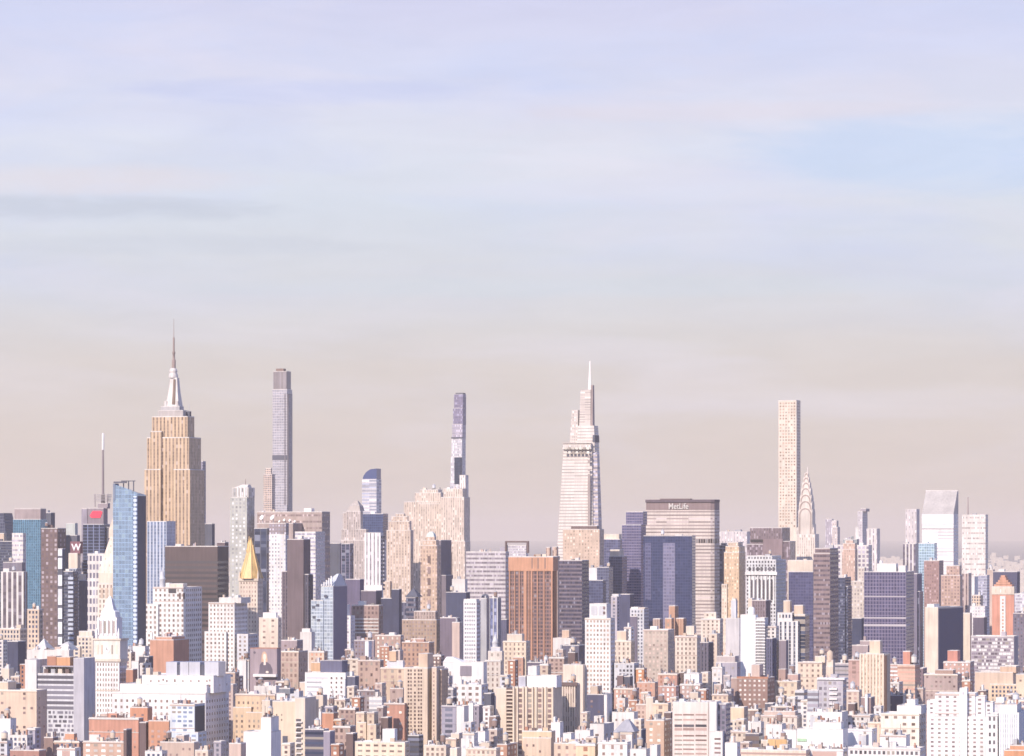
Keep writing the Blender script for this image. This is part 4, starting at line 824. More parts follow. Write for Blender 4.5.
b('office_tower', 'tall pale ribbed tower left of the slant roofed white tower', 905.5, 916.5, 919.5, 509, 5300, (.62,.57,.57), 'pier', pitch=4.5, wf=.3, hf=1.2, gl=(.48,.44,.46), clut=0)
b('office_tower', 'dark and white striped tower in front of the tall pale ribbed tower', 903, 915.5, 918.5, 543.5, 4550, 'offwhite', 'pier', pitch=4.4, wf=.55, hf=1.2, gl=(.15,.13,.17), clut=1)
b('glass_tower', 'light sky blue glass block before the slant roofed white tower', 918.5, 934.5, 937, 543, 4450, (.52,.66,.76), 'glass', gl=(.46,.64,.76), gm=.6, light=.1, clut=1)
b('office_tower', 'white tower with uneven thin bands and an aerial, right of the slant roofed tower', 962, 985.5, 988, 514.5, 5000, (.72,.67,.62), 'band', fh=7, hf=.3, gl=(.46,.40,.38), light=.2, clut=2)
s_ = Bld('radio_mast', 'mast', 'thin lattice aerial rising behind the white tower with uneven bands', 966, 969, 970, 5150); spin(s_, 'mast', 968, 1, [(1.0, 600), (.8, 520), (.4, 497)], wall((.34,.26,.25)), 6)
b('apartment_tower', 'flat roofed dark pink brick tower below the slant roofed tower', 924, 939, 943.5, 560.5, 4200, (.36,.23,.21), 'punch', pitch=2.7, fh=3.6, gl=(.26,.17,.17), light=.25, clut=3, roof='tan')
b('apartment_tower', 'pink tan tower with a raised central top, right of the dark pink brick tower', 941, 960, 962.5, 575, 4050, (.50,.35,.28), 'punch', pitch=3.4, fh=3.6, gl=(.30,.21,.20), light=.2, clut=0, tiers=[(946.5, 959.5, 565.5, 2)], g=14)
b('apartment_tower', 'brown and cream striped tower joined to the pink tan tower', 961, 968.5, 971.5, 573, 4120, (.52,.42,.38), 'pier', pitch=4, wf=.45, hf=1.2, gl=(.2,.15,.16), clut=0)
b('office_tower', 'pale blue grey ribbed tower half hidden by lower blocks near the orange gabled tower', 978, 987, 989.5, 575, 4300, (.46,.47,.53), 'band', gl=(.28,.28,.36), clut=0)
b('office_tower', 'slim white tower left of the pale blue grey ribbed tower', 971, 974.5, 978, 576.5, 4350, 'white', 'plain', clut=0)
b('apartment_block', 'small peach block below the slim white tower', 972, 980.5, 983, 595, 4000, 'peach', 'punch', clut=1)
b('apartment_block', 'ragged white block below the small peach block', 970, 985, 987, 606, 3900, 'white', 'punch', gl='lavender', clut=3)
b('office_block', 'little mauve block in shade at the foot of the ragged white block', 973, 984, 987, 617, 3700, (.12,.10,.14), 'plain', clut=0)
b('office_block', 'deep indigo block behind the orange gabled tower', 993, 1017, 1020, 571.5, 4500, (.085,.085,.15), 'plain', clut=1, roof='slate')
b('office_block', 'small tan block peeping left of the deep indigo block', 987, 993, 995, 569.5, 4600, 'pinkstone', 'plain', clut=1)
def gabled():
    s = b('apartment_tower', 'orange pink tower with a stepped gable top and a white centre strip', 992, 1014, 1016, 594, 3780, (.62,.30,.22), 'plain', clut=0)
    s.pv('upper_storey', 991.8, 1014.2, 586.5, -.5, s.L, s.vols[0]['deck'], mat=facade('cream', 'tan', 5, 8, .2, .4), roof='tan')
    for xa, xb, y, yb in ((994, 1012, 584.5, 587), (996, 1010, 582.3, 585), (998, 1008, 580, 582.6), (999.8, 1006, 577.5, 580.3), (1000.8, 1005, 575.3, 577.8)): s.pv('stepped_gable', xa, xb, y, 0, s.L, yb=yb, mat=wall((.60,.32,.22)), roof=None)
    v = s.pv('centre_strip', 1000, 1005.5, 596, -.9, .3, mat=wall('white'), roof=None)
    for i in range(15): s.pv('window', 1002, 1003.6, 599+i*3.4, -1.1, -.6, yb=600.6+i*3.4, mat=pane('brick', .1), roof=None)
gabled()
b('office_block', 'pale grey ribbed block at the right edge beside the orange gabled tower', 1014.5, 1030, 1034, 593.5, 3720, 'palegrey', 'band', gl='lavender', clut=1)
b('office_block', 'mauve shaded block at the right edge below the pale grey ribbed block', 1013, 1030, 1034, 613, 3600, (.18,.15,.19), 'punch', gl='slate', clut=1)
def recessed():
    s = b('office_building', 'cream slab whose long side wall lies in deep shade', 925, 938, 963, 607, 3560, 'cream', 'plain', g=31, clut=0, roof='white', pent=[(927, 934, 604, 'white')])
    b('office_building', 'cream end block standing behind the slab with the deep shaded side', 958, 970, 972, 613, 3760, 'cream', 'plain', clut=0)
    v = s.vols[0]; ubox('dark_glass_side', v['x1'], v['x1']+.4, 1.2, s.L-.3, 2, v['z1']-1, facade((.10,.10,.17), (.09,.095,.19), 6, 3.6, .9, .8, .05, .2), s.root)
recessed()
# ------------------------------------------------------------------ nearer roofs, left to right
b('apartment_block', 'tan terraced block at the left edge above a deep blue shaded gap', -6, 20, 27, 628.5, 3380, 'sand', 'punch', clut=3, fh=4.2, roof='cream')
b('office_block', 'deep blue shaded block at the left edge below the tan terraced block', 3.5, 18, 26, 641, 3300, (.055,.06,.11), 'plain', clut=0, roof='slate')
b('apartment_block', 'white columned block at the left edge beside the deep blue shaded block', -8, 3, 5, 640, 3250, 'offwhite', 'punch', clut=2)
b('apartment_block', 'small cream house top at left, above the peach wall with scattered windows', 1, 9, 12, 668, 2950, 'cream', 'plain', clut=2)
b('apartment_block', 'narrow brown brick block against the white flank of the ribbon windowed block', 20, 25, 27.5, 664, 2860, 'brick', 'punch', clut=1, n=1)
b('apartment_block', 'peach wall with scattered small windows at the left edge', -10, 36.5, 47, 690, 2560, 'peach', 'punch', pitch=5.5, fh=3.3, wf=.34, hf=.5, skip=.5, clut=3, roof='cream', tiers=[(-8, 8, 681.5, 2, 'peach', 'plain')], gl='umber')
def ribbon():
    s = Bld('office_block', 'office block', 'modern block with dark ribbon windows over a checkered lower part and a grey end slab', 36, 74, 86, 2720, L=18)
    v = s.pv('wall', 36, 75, 673.5, 0, 18, mat=wall('palegrey'), roof='white', ph=.5)
    zb = s.lz(710, v['x1']); fl = (v['z1']-zb)/7
    for i in range(7):
        z = v['z1']-1.2-fl*i; ubox('window_band', v['x0']+.4, v['x1']-.4, -.12, .2, z-fl*.62, z, pane((.12,.115,.14), .05), s.root)
    r = random.Random(4)
    for i in range(7):
        z = zb-1.0-3.25*i; x = v['x0']+10
        while x < v['x1']-2:
            w_ = r.choice([1.6, 2.0, 3.2, 4.6]); 
            ubox('window', x, min(x+w_, v['x1']-.4), -.12, .2, z-1.9, z, pane((.12,.115,.14), .08), s.root); x += w_+r.choice([1.0, 1.4, 2.2])
    s.pv('end_slab', 73.5, 84, 658, -2.0, 18, mat=wall((.47,.46,.50)), roof='white', ph=.4)
    w_ = s.pv('white_flank', 25, 36.4, 659.5, -1.5, 20, mat=wall('white'), roof='white', ph=.5)
    for xa, xb, y, c in ((47, 56, 656, 'brick'), (56.5, 70, 657, (.60,.33,.18)), (38, 73, 667, 'palegrey')): s.pv('penthouse', xa, xb, y, 6, 16, v['deck'], mat=wall(c), roof='tan', ph=.3)
    s.pv('canopy', 42, 73, 666, 1, 5.5, yb=667, mat=wall('lavender'), roof=None)
    for i in range(4): s.pv('roof_plant', 44+i*7, 48+i*7, 669, 2, 5, v['deck'], mat=wall(('umber', 'grey', 'cream', 'umber')[i]), roof=None)
ribbon()
def tents():
    s = b('market_hall', 'long white roof with two pale pyramid peaks behind the ribbon windowed block', 27, 69, 73, 650, 2980, 'offwhite', 'plain', clut=3)
    for px, t in ((39.5, 639), (63, 642)): stack(s, 'pyramid_peak', 3, [(px-7, px+7, 650), (px-3, px+3, 644), (px-.3, px+.3, t)], wall((.60,.58,.57)), 18)
tents()
b('apartment_block', 'cream block between the white pyramid peaks and the bright white clock tower', 77, 93, 96, 636, 3040, 'cream', 'punch', clut=1, tiers=[(79, 92, 631, 2)], wings=[(73, 80, 646, 2)])
b('warehouse', 'white walled block at the left edge below the peach wall', -4, 10.5, 16, 718.5, 2440, 'snow', 'plain', clut=2)
b('apartment_block', 'jumbled grey white rooftop block below the peach wall', 8, 27, 33, 735, 2400, 'offwhite', 'punch', clut=8, roof='lavender', wf=.55)
b('row_house', 'low reddish flat roofed block at the bottom left', 10, 39, 46, 750, 2340, (.40,.22,.18), 'plain', clut=3, roof='redbrick')
b('apartment_block', 'dark brown shaded block just right of the peach wall', 44, 53, 57, 737, 2480, 'brown', 'plain', clut=1, roof='tan', pent=[])
b('row_house', 'pink brick low block with a pale coping in front of the checkered windows', 54, 79, 84, 741, 2440, (.50,.31,.24), 'punch', clut=2, roof='cream', pent=[(65, 74, 733.5, (.56,.30,.19))])
b('row_house', 'small white arched house front at the bottom, left of the pink brick block', 57, 75, 79, 748, 2350, 'white', 'punch', pitch=5.5, fh=5, hf=.7, gl='brown', clut=1, roof='white')
b('brick_block', 'large salmon brick block left of the dark gap, in front of the white clock tower', 89, 138.5, 143, 718, 2570, (.56,.29,.21), 'punch', pitch=3.6, fh=3.6, wf=.3, hf=.4, skip=.25, clut=4, gl='brown', roof='redbrick', top=8)
b('brick_block', 'orange brick upper block standing on the salmon brick roofs', 130, 147.5, 150.5, 707, 2640, (.55,.27,.17), 'plain', clut=2, roof='orange')
b('brick_block', 'orange brick block with square windows beside the white and pale blue corner block', 148.5, 169, 173, 720.5, 2540, (.54,.28,.18), 'punch', pitch=3.7, fh=3.6, wf=.42, hf=.45, gl='brown', clut=2, roof='redbrick', top=6)
b('apartment_block', 'brown block standing in for the shaded slot between the two salmon brick blocks', 139.5, 146, 149, 722, 2545, (.16,.11,.11), 'plain', clut=0, roof='brown')  # fills the slot; its darkness is put into the colour
b('row_house', 'pale pink low house with white windows in front of the salmon brick block', 83, 124, 129, 741.5, 2420, (.52,.36,.28), 'punch', pitch=5, fh=3.6, wf=.5, hf=.45, gl='offwhite', clut=4, roof='cream')
b('apartment_block', 'dark red narrow chimney block in front of the salmon brick block', 123.5, 126.5, 128, 729, 2400, 'umber', 'plain', clut=0)
b('row_house', 'pinkish house with a flat grey roof at the bottom centre left', 160, 194, 198, 742, 2350, (.52,.40,.33), 'plain', clut=3, roof='grey')
b('row_house', 'low white parapet house left of the pinkish flat roofed house', 145, 162, 165, 751, 2330, 'white', 'punch', clut=3)
b('row_house', 'small cream and grey house right of the pinkish flat roofed house', 195, 208, 212, 750, 2330, 'cream', 'punch', clut=3, gl='brown')
def big_white():
    s = b('department_store', 'huge white block with stepped roof and long shaded side, topped by metal mechanical boxes', 112, 205.5, 226, 692.5, 2665, 'snow', 'punch', pitch=4.4, fh=4.6, wf=.36, hf=.42, gl='bronze', top=5, clut=0, tiers=[(120, 206.5, 684.5, 1.5, 'snow', 'plain'), (142, 213.5, 675.5, 6, 'snow', 'plain')], L=46)
    z = s.vols[-1]['deck']
    for xa, xb in ((166, 177), (180, 188.5), (189, 200), (204.5, 218.5)): s.pv('mechanical_box', xa, xb, 662, 12, 26, z, mat=metal((.58,.59,.64), .5), roof=None)
    for xa, xb in ((177, 180), (200, 204)): s.pv('mechanical_box', xa, xb, 664.5, 13, 26, z, mat=wall('slate'), roof=None)
    for i in range(8): s.pv('small_window', 150+i*8, 151.3+i*8, 680, 5.6, 7, yb=682, mat=pane('bronze'), roof=None)
    for xa, xb, y in ((146, 150, 668), (153, 158, 672), (136, 141, 679)): s.pv('roof_bulkhead', xa, xb, y, 8, 14, s.vols[0]['deck'], mat=wall('cream'), roof=None)
big_white()
def corner_glass():
    s = b('apartment_block', 'white and pale blue corner block with dark glazed side, before the huge white block', 170, 194.5, 205, 704, 2500, (.66,.70,.74), 'punch', pitch=3.9, fh=3.0, wf=.66, hf=.5, skip=.2, gl=(.16,.20,.28), clut=3, light=.25, wings=[(170.5, 198, 732, 2, (.62,.68,.74))])
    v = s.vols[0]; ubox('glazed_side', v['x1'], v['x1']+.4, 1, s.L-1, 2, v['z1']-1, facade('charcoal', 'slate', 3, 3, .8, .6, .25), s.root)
corner_glass()
b('apartment_block', 'dark shaded block with a blank white front at its left, behind the huge white block', 139, 149, 152, 656, 3020, (.075,.07,.10), 'plain', clut=1, roof='slate', wings=[(131.5, 138.5, 661, 1, 'white', 'plain')])
b('brick_block', 'windowless orange brick block with a dark right side below the turreted white tower', 150, 173.5, 189, 639.5, 3080, (.54,.29,.20), 'plain', clut=3, roof='redbrick', tiers=[(156, 172, 636.5, 3, (.56,.32,.22), 'plain')])
b('apartment_block', 'low white blocks at the foot of the blue glass towers', 130, 145, 149, 646, 3140, 'white', 'plain', clut=5, roof='offwhite')
def turreted():
    s = b('hotel', 'white stepped tower with a small domed corner turret, below the wide dark brown slab', 153, 185.5, 205.5, 587, 3380, 'white', 'punch', pitch=4.0, fh=4.6, wf=.42, hf=.5, gl='bronze', clut=2, wings=[(143.5, 158, 604, 2), (146, 152, 632, 3)], L=40)
    spin(s, 'turret', 162.3, 6, [(2.6, 592), (2.6, 580), (3.1, 579.5), (3.1, 578), (2.2, 577.5), (2.2, 575), (1.6, 572.5), (.7, 571), (.2, 567.5)], wall('palegrey'), 10)
    s.pv('roof_arch', 168.5, 176, 588.5, -.4, .6, yb=593, mat=wall('charcoal'), roof=None)
    for px in (179, 183): s.pv('roof_arch', px, px+1.6, 593, -.4, .6, yb=599, mat=wall('umber'), roof=None)
    s.pv('penthouse', 170, 183, 583.5, 8, 18, s.vols[0]['deck'], mat=wall('cream'), roof='white')
turreted()
b('apartment_tower', 'white stepped block right of the turreted white tower', 208.5, 234.5, 245, 602.5, 3320, 'white', 'punch', pitch=3.3, fh=3.8, wf=.42, hf=.5, gl='bronze', clut=3, tiers=[(219, 241, 597.5, 4, 'offwhite')], wings=[(204.5, 226, 631.5, 3), (237, 248, 634, 2, 'palegrey')], L=32)
b('apartment_block', 'small cream block at the foot of the tall white gridded tower', 259, 278, 281.5, 617.5, 3290, 'cream', 'punch', pitch=5.5, fh=5, wf=.3, hf=.35, clut=1, tiers=[(263, 276, 612.5, 3, 'white', 'plain')], gl='brown')
b('brick_block', 'low mauve roofed block with a curved white canopy below the flat mauve slab', 281, 297, 303, 640, 3080, (.34,.27,.28), 'plain', clut=4, roof='palegrey')
b('apartment_block', 'narrow grey white tower slice between the stepped white block and the mural wall', 237, 249, 252, 659.5, 2960, 'palegrey', 'punch', pitch=3, clut=1, wings=[(238, 246, 660, 2, 'white', 'plain')])
b('loft_building', 'pinkish loft block with rows of arched windows right of the mural wall', 280, 298.5, 309, 651, 3010, (.50,.38,.31), 'punch', pitch=3.6, fh=4.2, wf=.5, hf=.6, gl='brown', clut=3, roof='tan', L=22)
b('apartment_block', 'peach block with small windows right of the pinkish loft block', 309, 324, 327, 651, 2960, 'peach', 'punch', pitch=3.6, fh=3.4, wf=.4, clut=1, gl='brick')
b('apartment_block', 'orange peach cube before the dark blue roof house', 311, 320, 322, 662, 2900, (.62,.40,.24), 'plain', clut=1)
def ribbon_white():
    s = b('office_block', 'low white block with ribbon windows at its left and a dark blue roof house', 305, 345.5, 352, 672.5, 2820, 'snow', 'plain', sparse=False, clut=0, roof='white', wings=[(321.5, 345, 679, .5, 'snow', 'plain')])
    v = s.vols[0]
    for i in range(5): s.pv('window_band', 306.5, 328, 677+i*4.6, -.15, .3, yb=678.6+i*4.6, mat=pane('grey', .05), roof=None)
    for i in range(5):
        for j in range(3): s.pv('window', 330.5+j*5, 331.8+j*5, 677+i*4.6, -1.0, .3, yb=678.8+i*4.6, mat=pane('bronze', .2), roof=None)
    s.pv('roof_house', 320.5, 342, 660.5, 5, 18, v['deck'], mat=wall((.13,.13,.20)), roof='slate', ph=.3)
ribbon_white()
b('apartment_block', 'ochre cream block with setbacks below the mural wall', 235.5, 275, 279, 694, 2680, (.64,.48,.33), 'punch', pitch=3.3, fh=3.8, wf=.35, hf=.5, gl='bronze', clut=4, roof='cream', top=5, wings=[(233, 251, 707, 2.5), (246, 262, 712, 4)])
b('apartment_block', 'tan cluttered block with an orange chimney left of the ochre cream block', 223, 235, 238, 672, 2830, (.50,.37,.29), 'punch', clut=5, roof='cream', wf=.55)
b('apartment_block', 'cream jumble of roof houses in front of the mural wall\'s white ledge', 254, 276, 279, 686, 2780, 'offwhite', 'plain', clut=6, roof='cream')
b('apartment_block', 'white cube beside a dark tank, right of the ochre cream block', 276.5, 285, 290, 693, 2640, 'snow', 'plain', clut=1, tiers=[(279, 290, 688, 1, (.2,.21,.24), 'plain')])
b('office_block', 'grey white cube with a flat canopy below the pinkish loft block', 287, 299, 303, 691, 2720, 'palegrey', 'plain', clut=4)
b('apartment_block', 'tan narrow house between the pinkish loft block and the low ribbon windowed white block', 299.5, 306, 309, 682, 2850, 'sand', 'plain', clut=1)
def blank_cream():
    s = b('apartment_block', 'blank cream party wall with one strip of balconies on its right', 272.5, 303.5, 309, 701, 2500, (.68,.56,.42), 'plain', clut=2, roof='white', wings=[(295, 305, 697.5, 1, 'cream', 'plain')], L=30)
    for i in range(11): s.pv('balcony_opening', 296, 301, 719+i*5.2, -1.2, .3, yb=721.4+i*5.2, mat=pane('charcoal', .1), roof=None)
    for i in range(11): s.pv('balcony', 295.6, 301.6, 721.6+i*5.2, -2.4, -.9, yb=722.8+i*5.2, mat=wall('white'), roof=None)
    for px, py in ((276, 714), (281, 714), (276, 720), (281, 719)): s.pv('window', px, px+1.2, py, -.12, .3, yb=py+1.7, mat=pane('bronze'), roof=None)
    s.pv('dark_slot', 282.5, 287.5, 736, -.3, .3, yb=800, mat=wall('slate'), roof=None)
blank_cream()
b('warehouse', 'brilliant white blank block at the bottom, left of the blank cream party wall', 243.5, 271, 281, 731.5, 2400, 'snow', 'plain', clut=1, roof='white', tiers=[(261, 271, 717, 2, 'snow', 'plain')])
b('row_house', 'pinkish cornice house at the bottom left of the brilliant white block', 229, 241, 246, 743, 2360, (.54,.42,.36), 'plain', clut=2, roof='cream')
b('apartment_block', 'white block with a few dark windows, above the navy glazed block', 306.5, 321, 324, 711, 2580, 'snow', 'punch', pitch=4, fh=4, wf=.3, hf=.4, skip=.5, clut=1)
b('brick_block', 'plain orange brick cube right of the small white block', 322, 333.5, 337, 712.5, 2570, (.56,.28,.18), 'plain', clut=1, roof='redbrick')
b('office_block', 'navy glazed block with faint balconies at the bottom', 305, 324, 329, 729, 2470, (.075,.075,.12), 'band', gl='navy', clut=2, roof='slate', hf=.5, light=.2)
b('apartment_block', 'lavender shaded slab right of the navy glazed block', 323.5, 330, 335, 731, 2440, (.30,.27,.33), 'plain', clut=0)
b('apartment_block', 'flat roofed cream block with long white parapet lines below the low ribbon windowed white block', 318, 345, 350, 699, 2720, 'cream', 'punch', clut=5, gl='bronze', fh=4)
b('apartment_block', 'thin cream tower house above the orange brick cube', 314.5, 323, 326, 695, 2660, 'cream', 'plain', clut=1)
b('brick_block', 'brown brick block with scattered clutter, left of the twin cream stepped towers', 339, 355, 358, 708, 2620, (.38,.27,.23), 'punch', clut=4, roof='tan', gl='umber')
b('brick_block', 'pink brown house with a dark court, below left of the twin cream towers', 333, 350, 356, 726, 2500, (.46,.33,.28), 'punch', clut=3, roof='cream', gl='umber', fh=4.5, wf=.5)
b('apartment_block', 'twin cream stepped tower, left one of the two', 356, 364, 367, 712, 2560, (.67,.54,.41), 'punch', pitch=3.4, fh=4, wf=.4, hf=.45, gl='brown', clut=0, wings=[(357, 366, 722, 2)])
b('apartment_block', 'twin cream stepped tower, right one of the two', 367, 374, 377, 712, 2555, (.67,.54,.41), 'punch', pitch=3.4, fh=4, wf=.4, hf=.45, gl='brown', clut=0, wings=[(367.5, 376, 724, 2)])
b('apartment_block', 'mauve narrow houses right of the twin cream stepped towers', 377, 383, 386, 706, 2600, (.36,.29,.28), 'punch', clut=2, gl='umber')
b('apartment_block', 'cream front with a long pale roof, left of the pinkish brick court block', 344, 358, 361, 658.5, 3020, 'cream', 'punch', pitch=4.5, fh=4, wf=.5, hf=.4, gl='bronze', clut=2, wings=[(344, 352, 671, 3, 'palegrey')])
b('brick_block', 'pinkish brick court block under the long pale roof', 358, 380, 383, 660, 2980, (.46,.33,.27), 'punch', pitch=4, fh=4.4, wf=.4, gl='umber', clut=4, roof='cream', skip=.2)
b('apartment_block', 'dark cluttered rooftops with pipes below the pinkish brick court block', 357, 375, 379, 690, 2740, (.26,.22,.23), 'punch', clut=9, roof='lavender', gl='umber')
b('apartment_block', 'shaded blue grey block at the foot of the low ribbon windowed white block', 346, 355, 359, 676, 2820, (.12,.125,.18), 'plain', clut=1, roof='slate')
b('apartment_block', 'white walled low block among the dark cluttered rooftops', 369, 382, 385, 697, 2650, 'white', 'band', clut=3, gl='grey')
b('apartment_block', 'tan block with a white roofed terrace, left of the tall tan double tower', 380.5, 404.5, 408, 667.5, 2870, (.60,.46,.34), 'punch', pitch=4.6, fh=4.4, wf=.36, hf=.5, gl='brown', clut=3, roof='white', tiers=[(387, 403, 660.5, 3, 'palegrey', 'plain')], pent=[(389, 396, 651, (.62,.42,.28))])
b('brick_block', 'red brick block with a white coping, left foot of the tall tan double tower', 384, 404.5, 408, 703, 2620, (.50,.27,.20), 'punch', pitch=4, fh=4, wf=.4, hf=.4, gl='cream', clut=2, roof='white', skip=.35)
b('apartment_block', 'brown house with one dark window above the red brick block', 390, 403, 405.5, 688, 2740, (.40,.30,.26), 'punch', clut=2, gl='umber', skip=.6)
def double_tan():
    s = b('apartment_tower', 'tall tan double tower with dark window columns and a recessed joint', 404, 427.5, 431, 667.5, 2620, (.62,.50,.39), 'plain', sparse=False, clut=0, roof='cream', pent=[(418.5, 427.5, 653.5, (.64,.48,.36))], L=20)
    v = s.vols[0]
    for k, (px, w_) in enumerate(((407.6, 1.7), (410.2, 1.5), (414, 1.7), (417.8, 1.7), (420.4, 1.5))):
        for i in range(22):
            if (k, i) in ((0, 13), (2, 5), (3, 9)): continue
            s.pv('window', px, px+w_, 669.5+i*3.7, -.12, .3, yb=671.6+i*3.7, mat=pane((.09,.06,.055), .01), roof=None)
    q = s.pv('wing', 431.8, 436.5, 667, 1.5, 20, mat=wall((.64,.51,.40)), roof='cream')
    s.pv('side_wing', 436.8, 441.5, 669, 7, 22, mat=facade((.52,.38,.27), 'brown', 3, 3.4, .3, .5), roof='cream')
    for i in range(20): s.pv('window', 433, 434.3, 672+i*4.1, 1.35, 1.8, yb=673.8+i*4.1, mat=pane('brown', .1), roof=None)
double_tan()
b('brick_block', 'orange brown brick block with a dark arch, below the colonnaded brown hotel', 402, 429, 434, 642, 3220, (.46,.29,.21), 'punch', pitch=3.6, fh=4, wf=.4, gl='umber', clut=4, roof='redbrick', wings=[(411, 424, 638.5, -6, (.40,.25,.2), 'plain')])
b('office_block', 'cream front with a white roof cube, bottom left of the tall tan double tower', 355, 405, 410, 742, 2400, (.74,.62,.48), 'punch', pitch=5, fh=3.6, wf=.55, hf=.36, gl='bronze', clut=2, roof='white', pent=[(382.5, 394.5, 729, 'snow')])
b('apartment_block', 'dark glassy low block tucked at the foot of the tall tan double tower', 408, 419, 422, 735, 2460, 'charcoal', 'band', clut=2, roof='lavender', gl='slate')
b('row_house', 'pale cream low house at the bottom, right of the tall tan double tower', 424, 446, 450, 745, 2370, 'cream', 'punch', clut=4, roof='white', gl='bronze')
b('row_house', 'peach stepped house with a tall bulkhead at the bottom beside the grey lavender block', 443, 456, 461, 738, 2400, 'peach', 'punch', clut=1, pitch=6, wf=.3, roof='cream', tiers=[(451, 459, 733, 1.5, 'cream', 'plain')])
b('apartment_block', 'grey lavender block with big windows and a white end wall', 441.5, 456, 462.5, 705.5, 2580, (.34,.32,.38), 'punch', pitch=5, fh=3.8, wf=.6, hf=.55, gl='slate', clut=2, roof='grey', wings=[(456.5, 464, 706, .5, 'white', 'plain')])
def wedge_white():
    s = b('theatre', 'white hall with a sloping roof and one large dark window in the centre', 443, 483.5, 487, 662, 2870, 'white', 'plain', sparse=False, clut=0, roof='white')
    s.pv('large_window', 460, 471.5, 666, -.3, .3, yb=676, mat=wall((.26,.23,.27)), roof=None)
    stack(s, 'sloping_roof', 3, [(443, 462, 662), (444.5, 450, 657)], wall('white'), 14)
wedge_white()
b('apartment_block', 'white block with rows of square windows below the sloping roofed hall', 452, 481.5, 488, 684.5, 2780, 'white', 'punch', pitch=4.6, fh=4.4, wf=.45, hf=.5, gl='bronze', clut=4)
b('apartment_block', 'grey low houses left of the white block with rows of square windows', 441, 453, 456, 688, 2740, (.42,.39,.40), 'punch', clut=6, roof='palegrey', gl='charcoal')
b('apartment_block', 'two tone lavender shaded houses below the rows of square windows', 460, 479, 484, 705, 2640, (.32,.29,.35), 'punch', pitch=3, wf=.3, gl='slate', clut=3, roof='palegrey', wings=[(468, 473, 703, 1, 'snow', 'plain')])
b('row_house', 'jumble of small white houses below the lavender shaded houses', 460, 474, 478, 733, 2480, 'white', 'punch', clut=4, skip=.4, gl='grey')
b('row_house', 'white house with a grey side next to the jumble of small white houses', 476, 485, 489, 731, 2500, 'snow', 'plain', clut=2)
b('apartment_block', 'small tan houses with a dark gable between white houses and the blank cream slab', 488, 497, 503, 729, 2520, (.54,.44,.38), 'punch', clut=3, gl='umber')
b('brick_block', 'little dark brick house above the small tan houses', 489, 496, 500, 716, 2570, 'brown', 'plain', clut=1, roof='cream')
def cupola_tower():
    s = b('apartment_tower', 'pale ornate tower crowned by a round cupola, left of the orange brown tower\'s foot', 485, 500.5, 504, 660, 2920, (.64,.57,.50), 'punch', pitch=3.4, fh=4.2, wf=.35, hf=.55, gl='bronze', clut=0, tiers=[(488, 502, 651, 2), (491, 500, 647, 4, 'palegrey', 'plain')])
    spin(s, 'cupola', 495.3, 9, [(3.2, 647), (3.2, 643), (3.6, 642.5), (2.6, 640), (1.2, 637), (.3, 634)], wall('palegrey'), 12)
cupola_tower()
b('apartment_block', 'pale lodge with dark panes beside the ornate cupola tower', 500, 507, 511, 675, 2860, 'palegrey', 'punch', pitch=3.5, fh=4, wf=.6, gl='charcoal', clut=1)
def balcony_slab():
    s = b('apartment_tower', 'blank cream slab with a dark balcony column on its right', 496, 506.3, 512.5, 687.5, 2620, (.70,.58,.47), 'plain', clut=1, roof='cream', L=18)
    v = s.vols[0]
    s.pv('balcony_recess', 506.6, 512.2, 688.5, 1, 8, mat=wall('umber'), roof=None)
    for i in range(16): s.pv('balcony', 506.4, 512.4, 690+i*3.7, -.4, 1.2, yb=691.2+i*3.7, mat=wall('cream'), roof=None)
balcony_slab()
def pier_block():
    s = b('apartment_tower', 'broad cream block of alternating piers and dark window columns with a white penthouse', 512.5, 554, 557, 687, 2600, (.68,.56,.43), 'plain', sparse=False, clut=0, roof='white', L=20)
    v = s.vols[0]
    for k, px in enumerate((518.5, 528, 538, 547.8)):
        for i in range(14): s.pv('window_bay', px, px+3.4, 688.5+i*5.2, -.15, .3, yb=691.9+i*5.2, mat=pane('umber', .12), roof=None)
    for px in (515.3, 524, 533.4, 543): s.pv('window_strip', px, px+.9, 688.5, -.12, .2, yb=770, mat=pane('bronze', .1), roof=None)
    for px in (513, 516.8, 522.6, 526, 532, 535.5, 541.5, 545.2, 552): s.pv('pier', px, px+1.2, 686.5, -1.2, .2, yb=800, mat=wall('cream'), roof=None)
    s.pv('penthouse', 527, 556.5, 675.5, 3, 16, v['deck'], mat=wall('snow'), roof='white')
    s.pv('roof_box', 528, 536.5, 666, 10, 18, v['deck'], mat=wall('white'), roof='white')
    s.pv('penthouse', 518.5, 525.5, 676, 4, 12, v['deck'], mat=wall((.45,.45,.5)), roof='white')
pier_block()
def pier_wing():
    s = b('apartment_tower', 'cream striped block with a dark cornice, joined on the right of the broad pier block', 555, 575.5, 579.5, 683.5, 2650, (.66,.55,.43), 'pier', n=8, wf=.45, hf=1.2, gl='brown', spandrel='tan', pc='cream', clut=3, roof='white')
    s.pv('cornice', 554.5, 577, 682.5, -1.2, .2, yb=686, mat=wall('umber'), roof=None)
    k = s.vols[0]; s.pv('rooftop_pool', 566.5, 572.5, 681.6, 4, 9, k['deck'], mat=wall((.12,.50,.55)), roof=None)
pier_wing()
b('apartment_block', 'bare cream cube behind the cream striped block', 563, 583, 586, 664.5, 2960, (.74,.63,.52), 'plain', clut=1, roof='white')
b('apartment_block', 'pink brown rooftops left of the bare cream cube', 549, 564, 568, 657, 3050, (.44,.32,.27), 'punch', clut=6, roof='tan', gl='umber')
b('apartment_block', 'ornate cream block with a rounded bay at the foot of the orange brown tower', 503, 526, 530, 641, 3200, (.72,.60,.46), 'punch', pitch=3.6, fh=4, wf=.34, gl='bronze', clut=2, roof='cream', tiers=[(507, 522, 634, 2.5, 'cream')], wings=[(513, 523, 657, 3, (.50,.29,.21))])
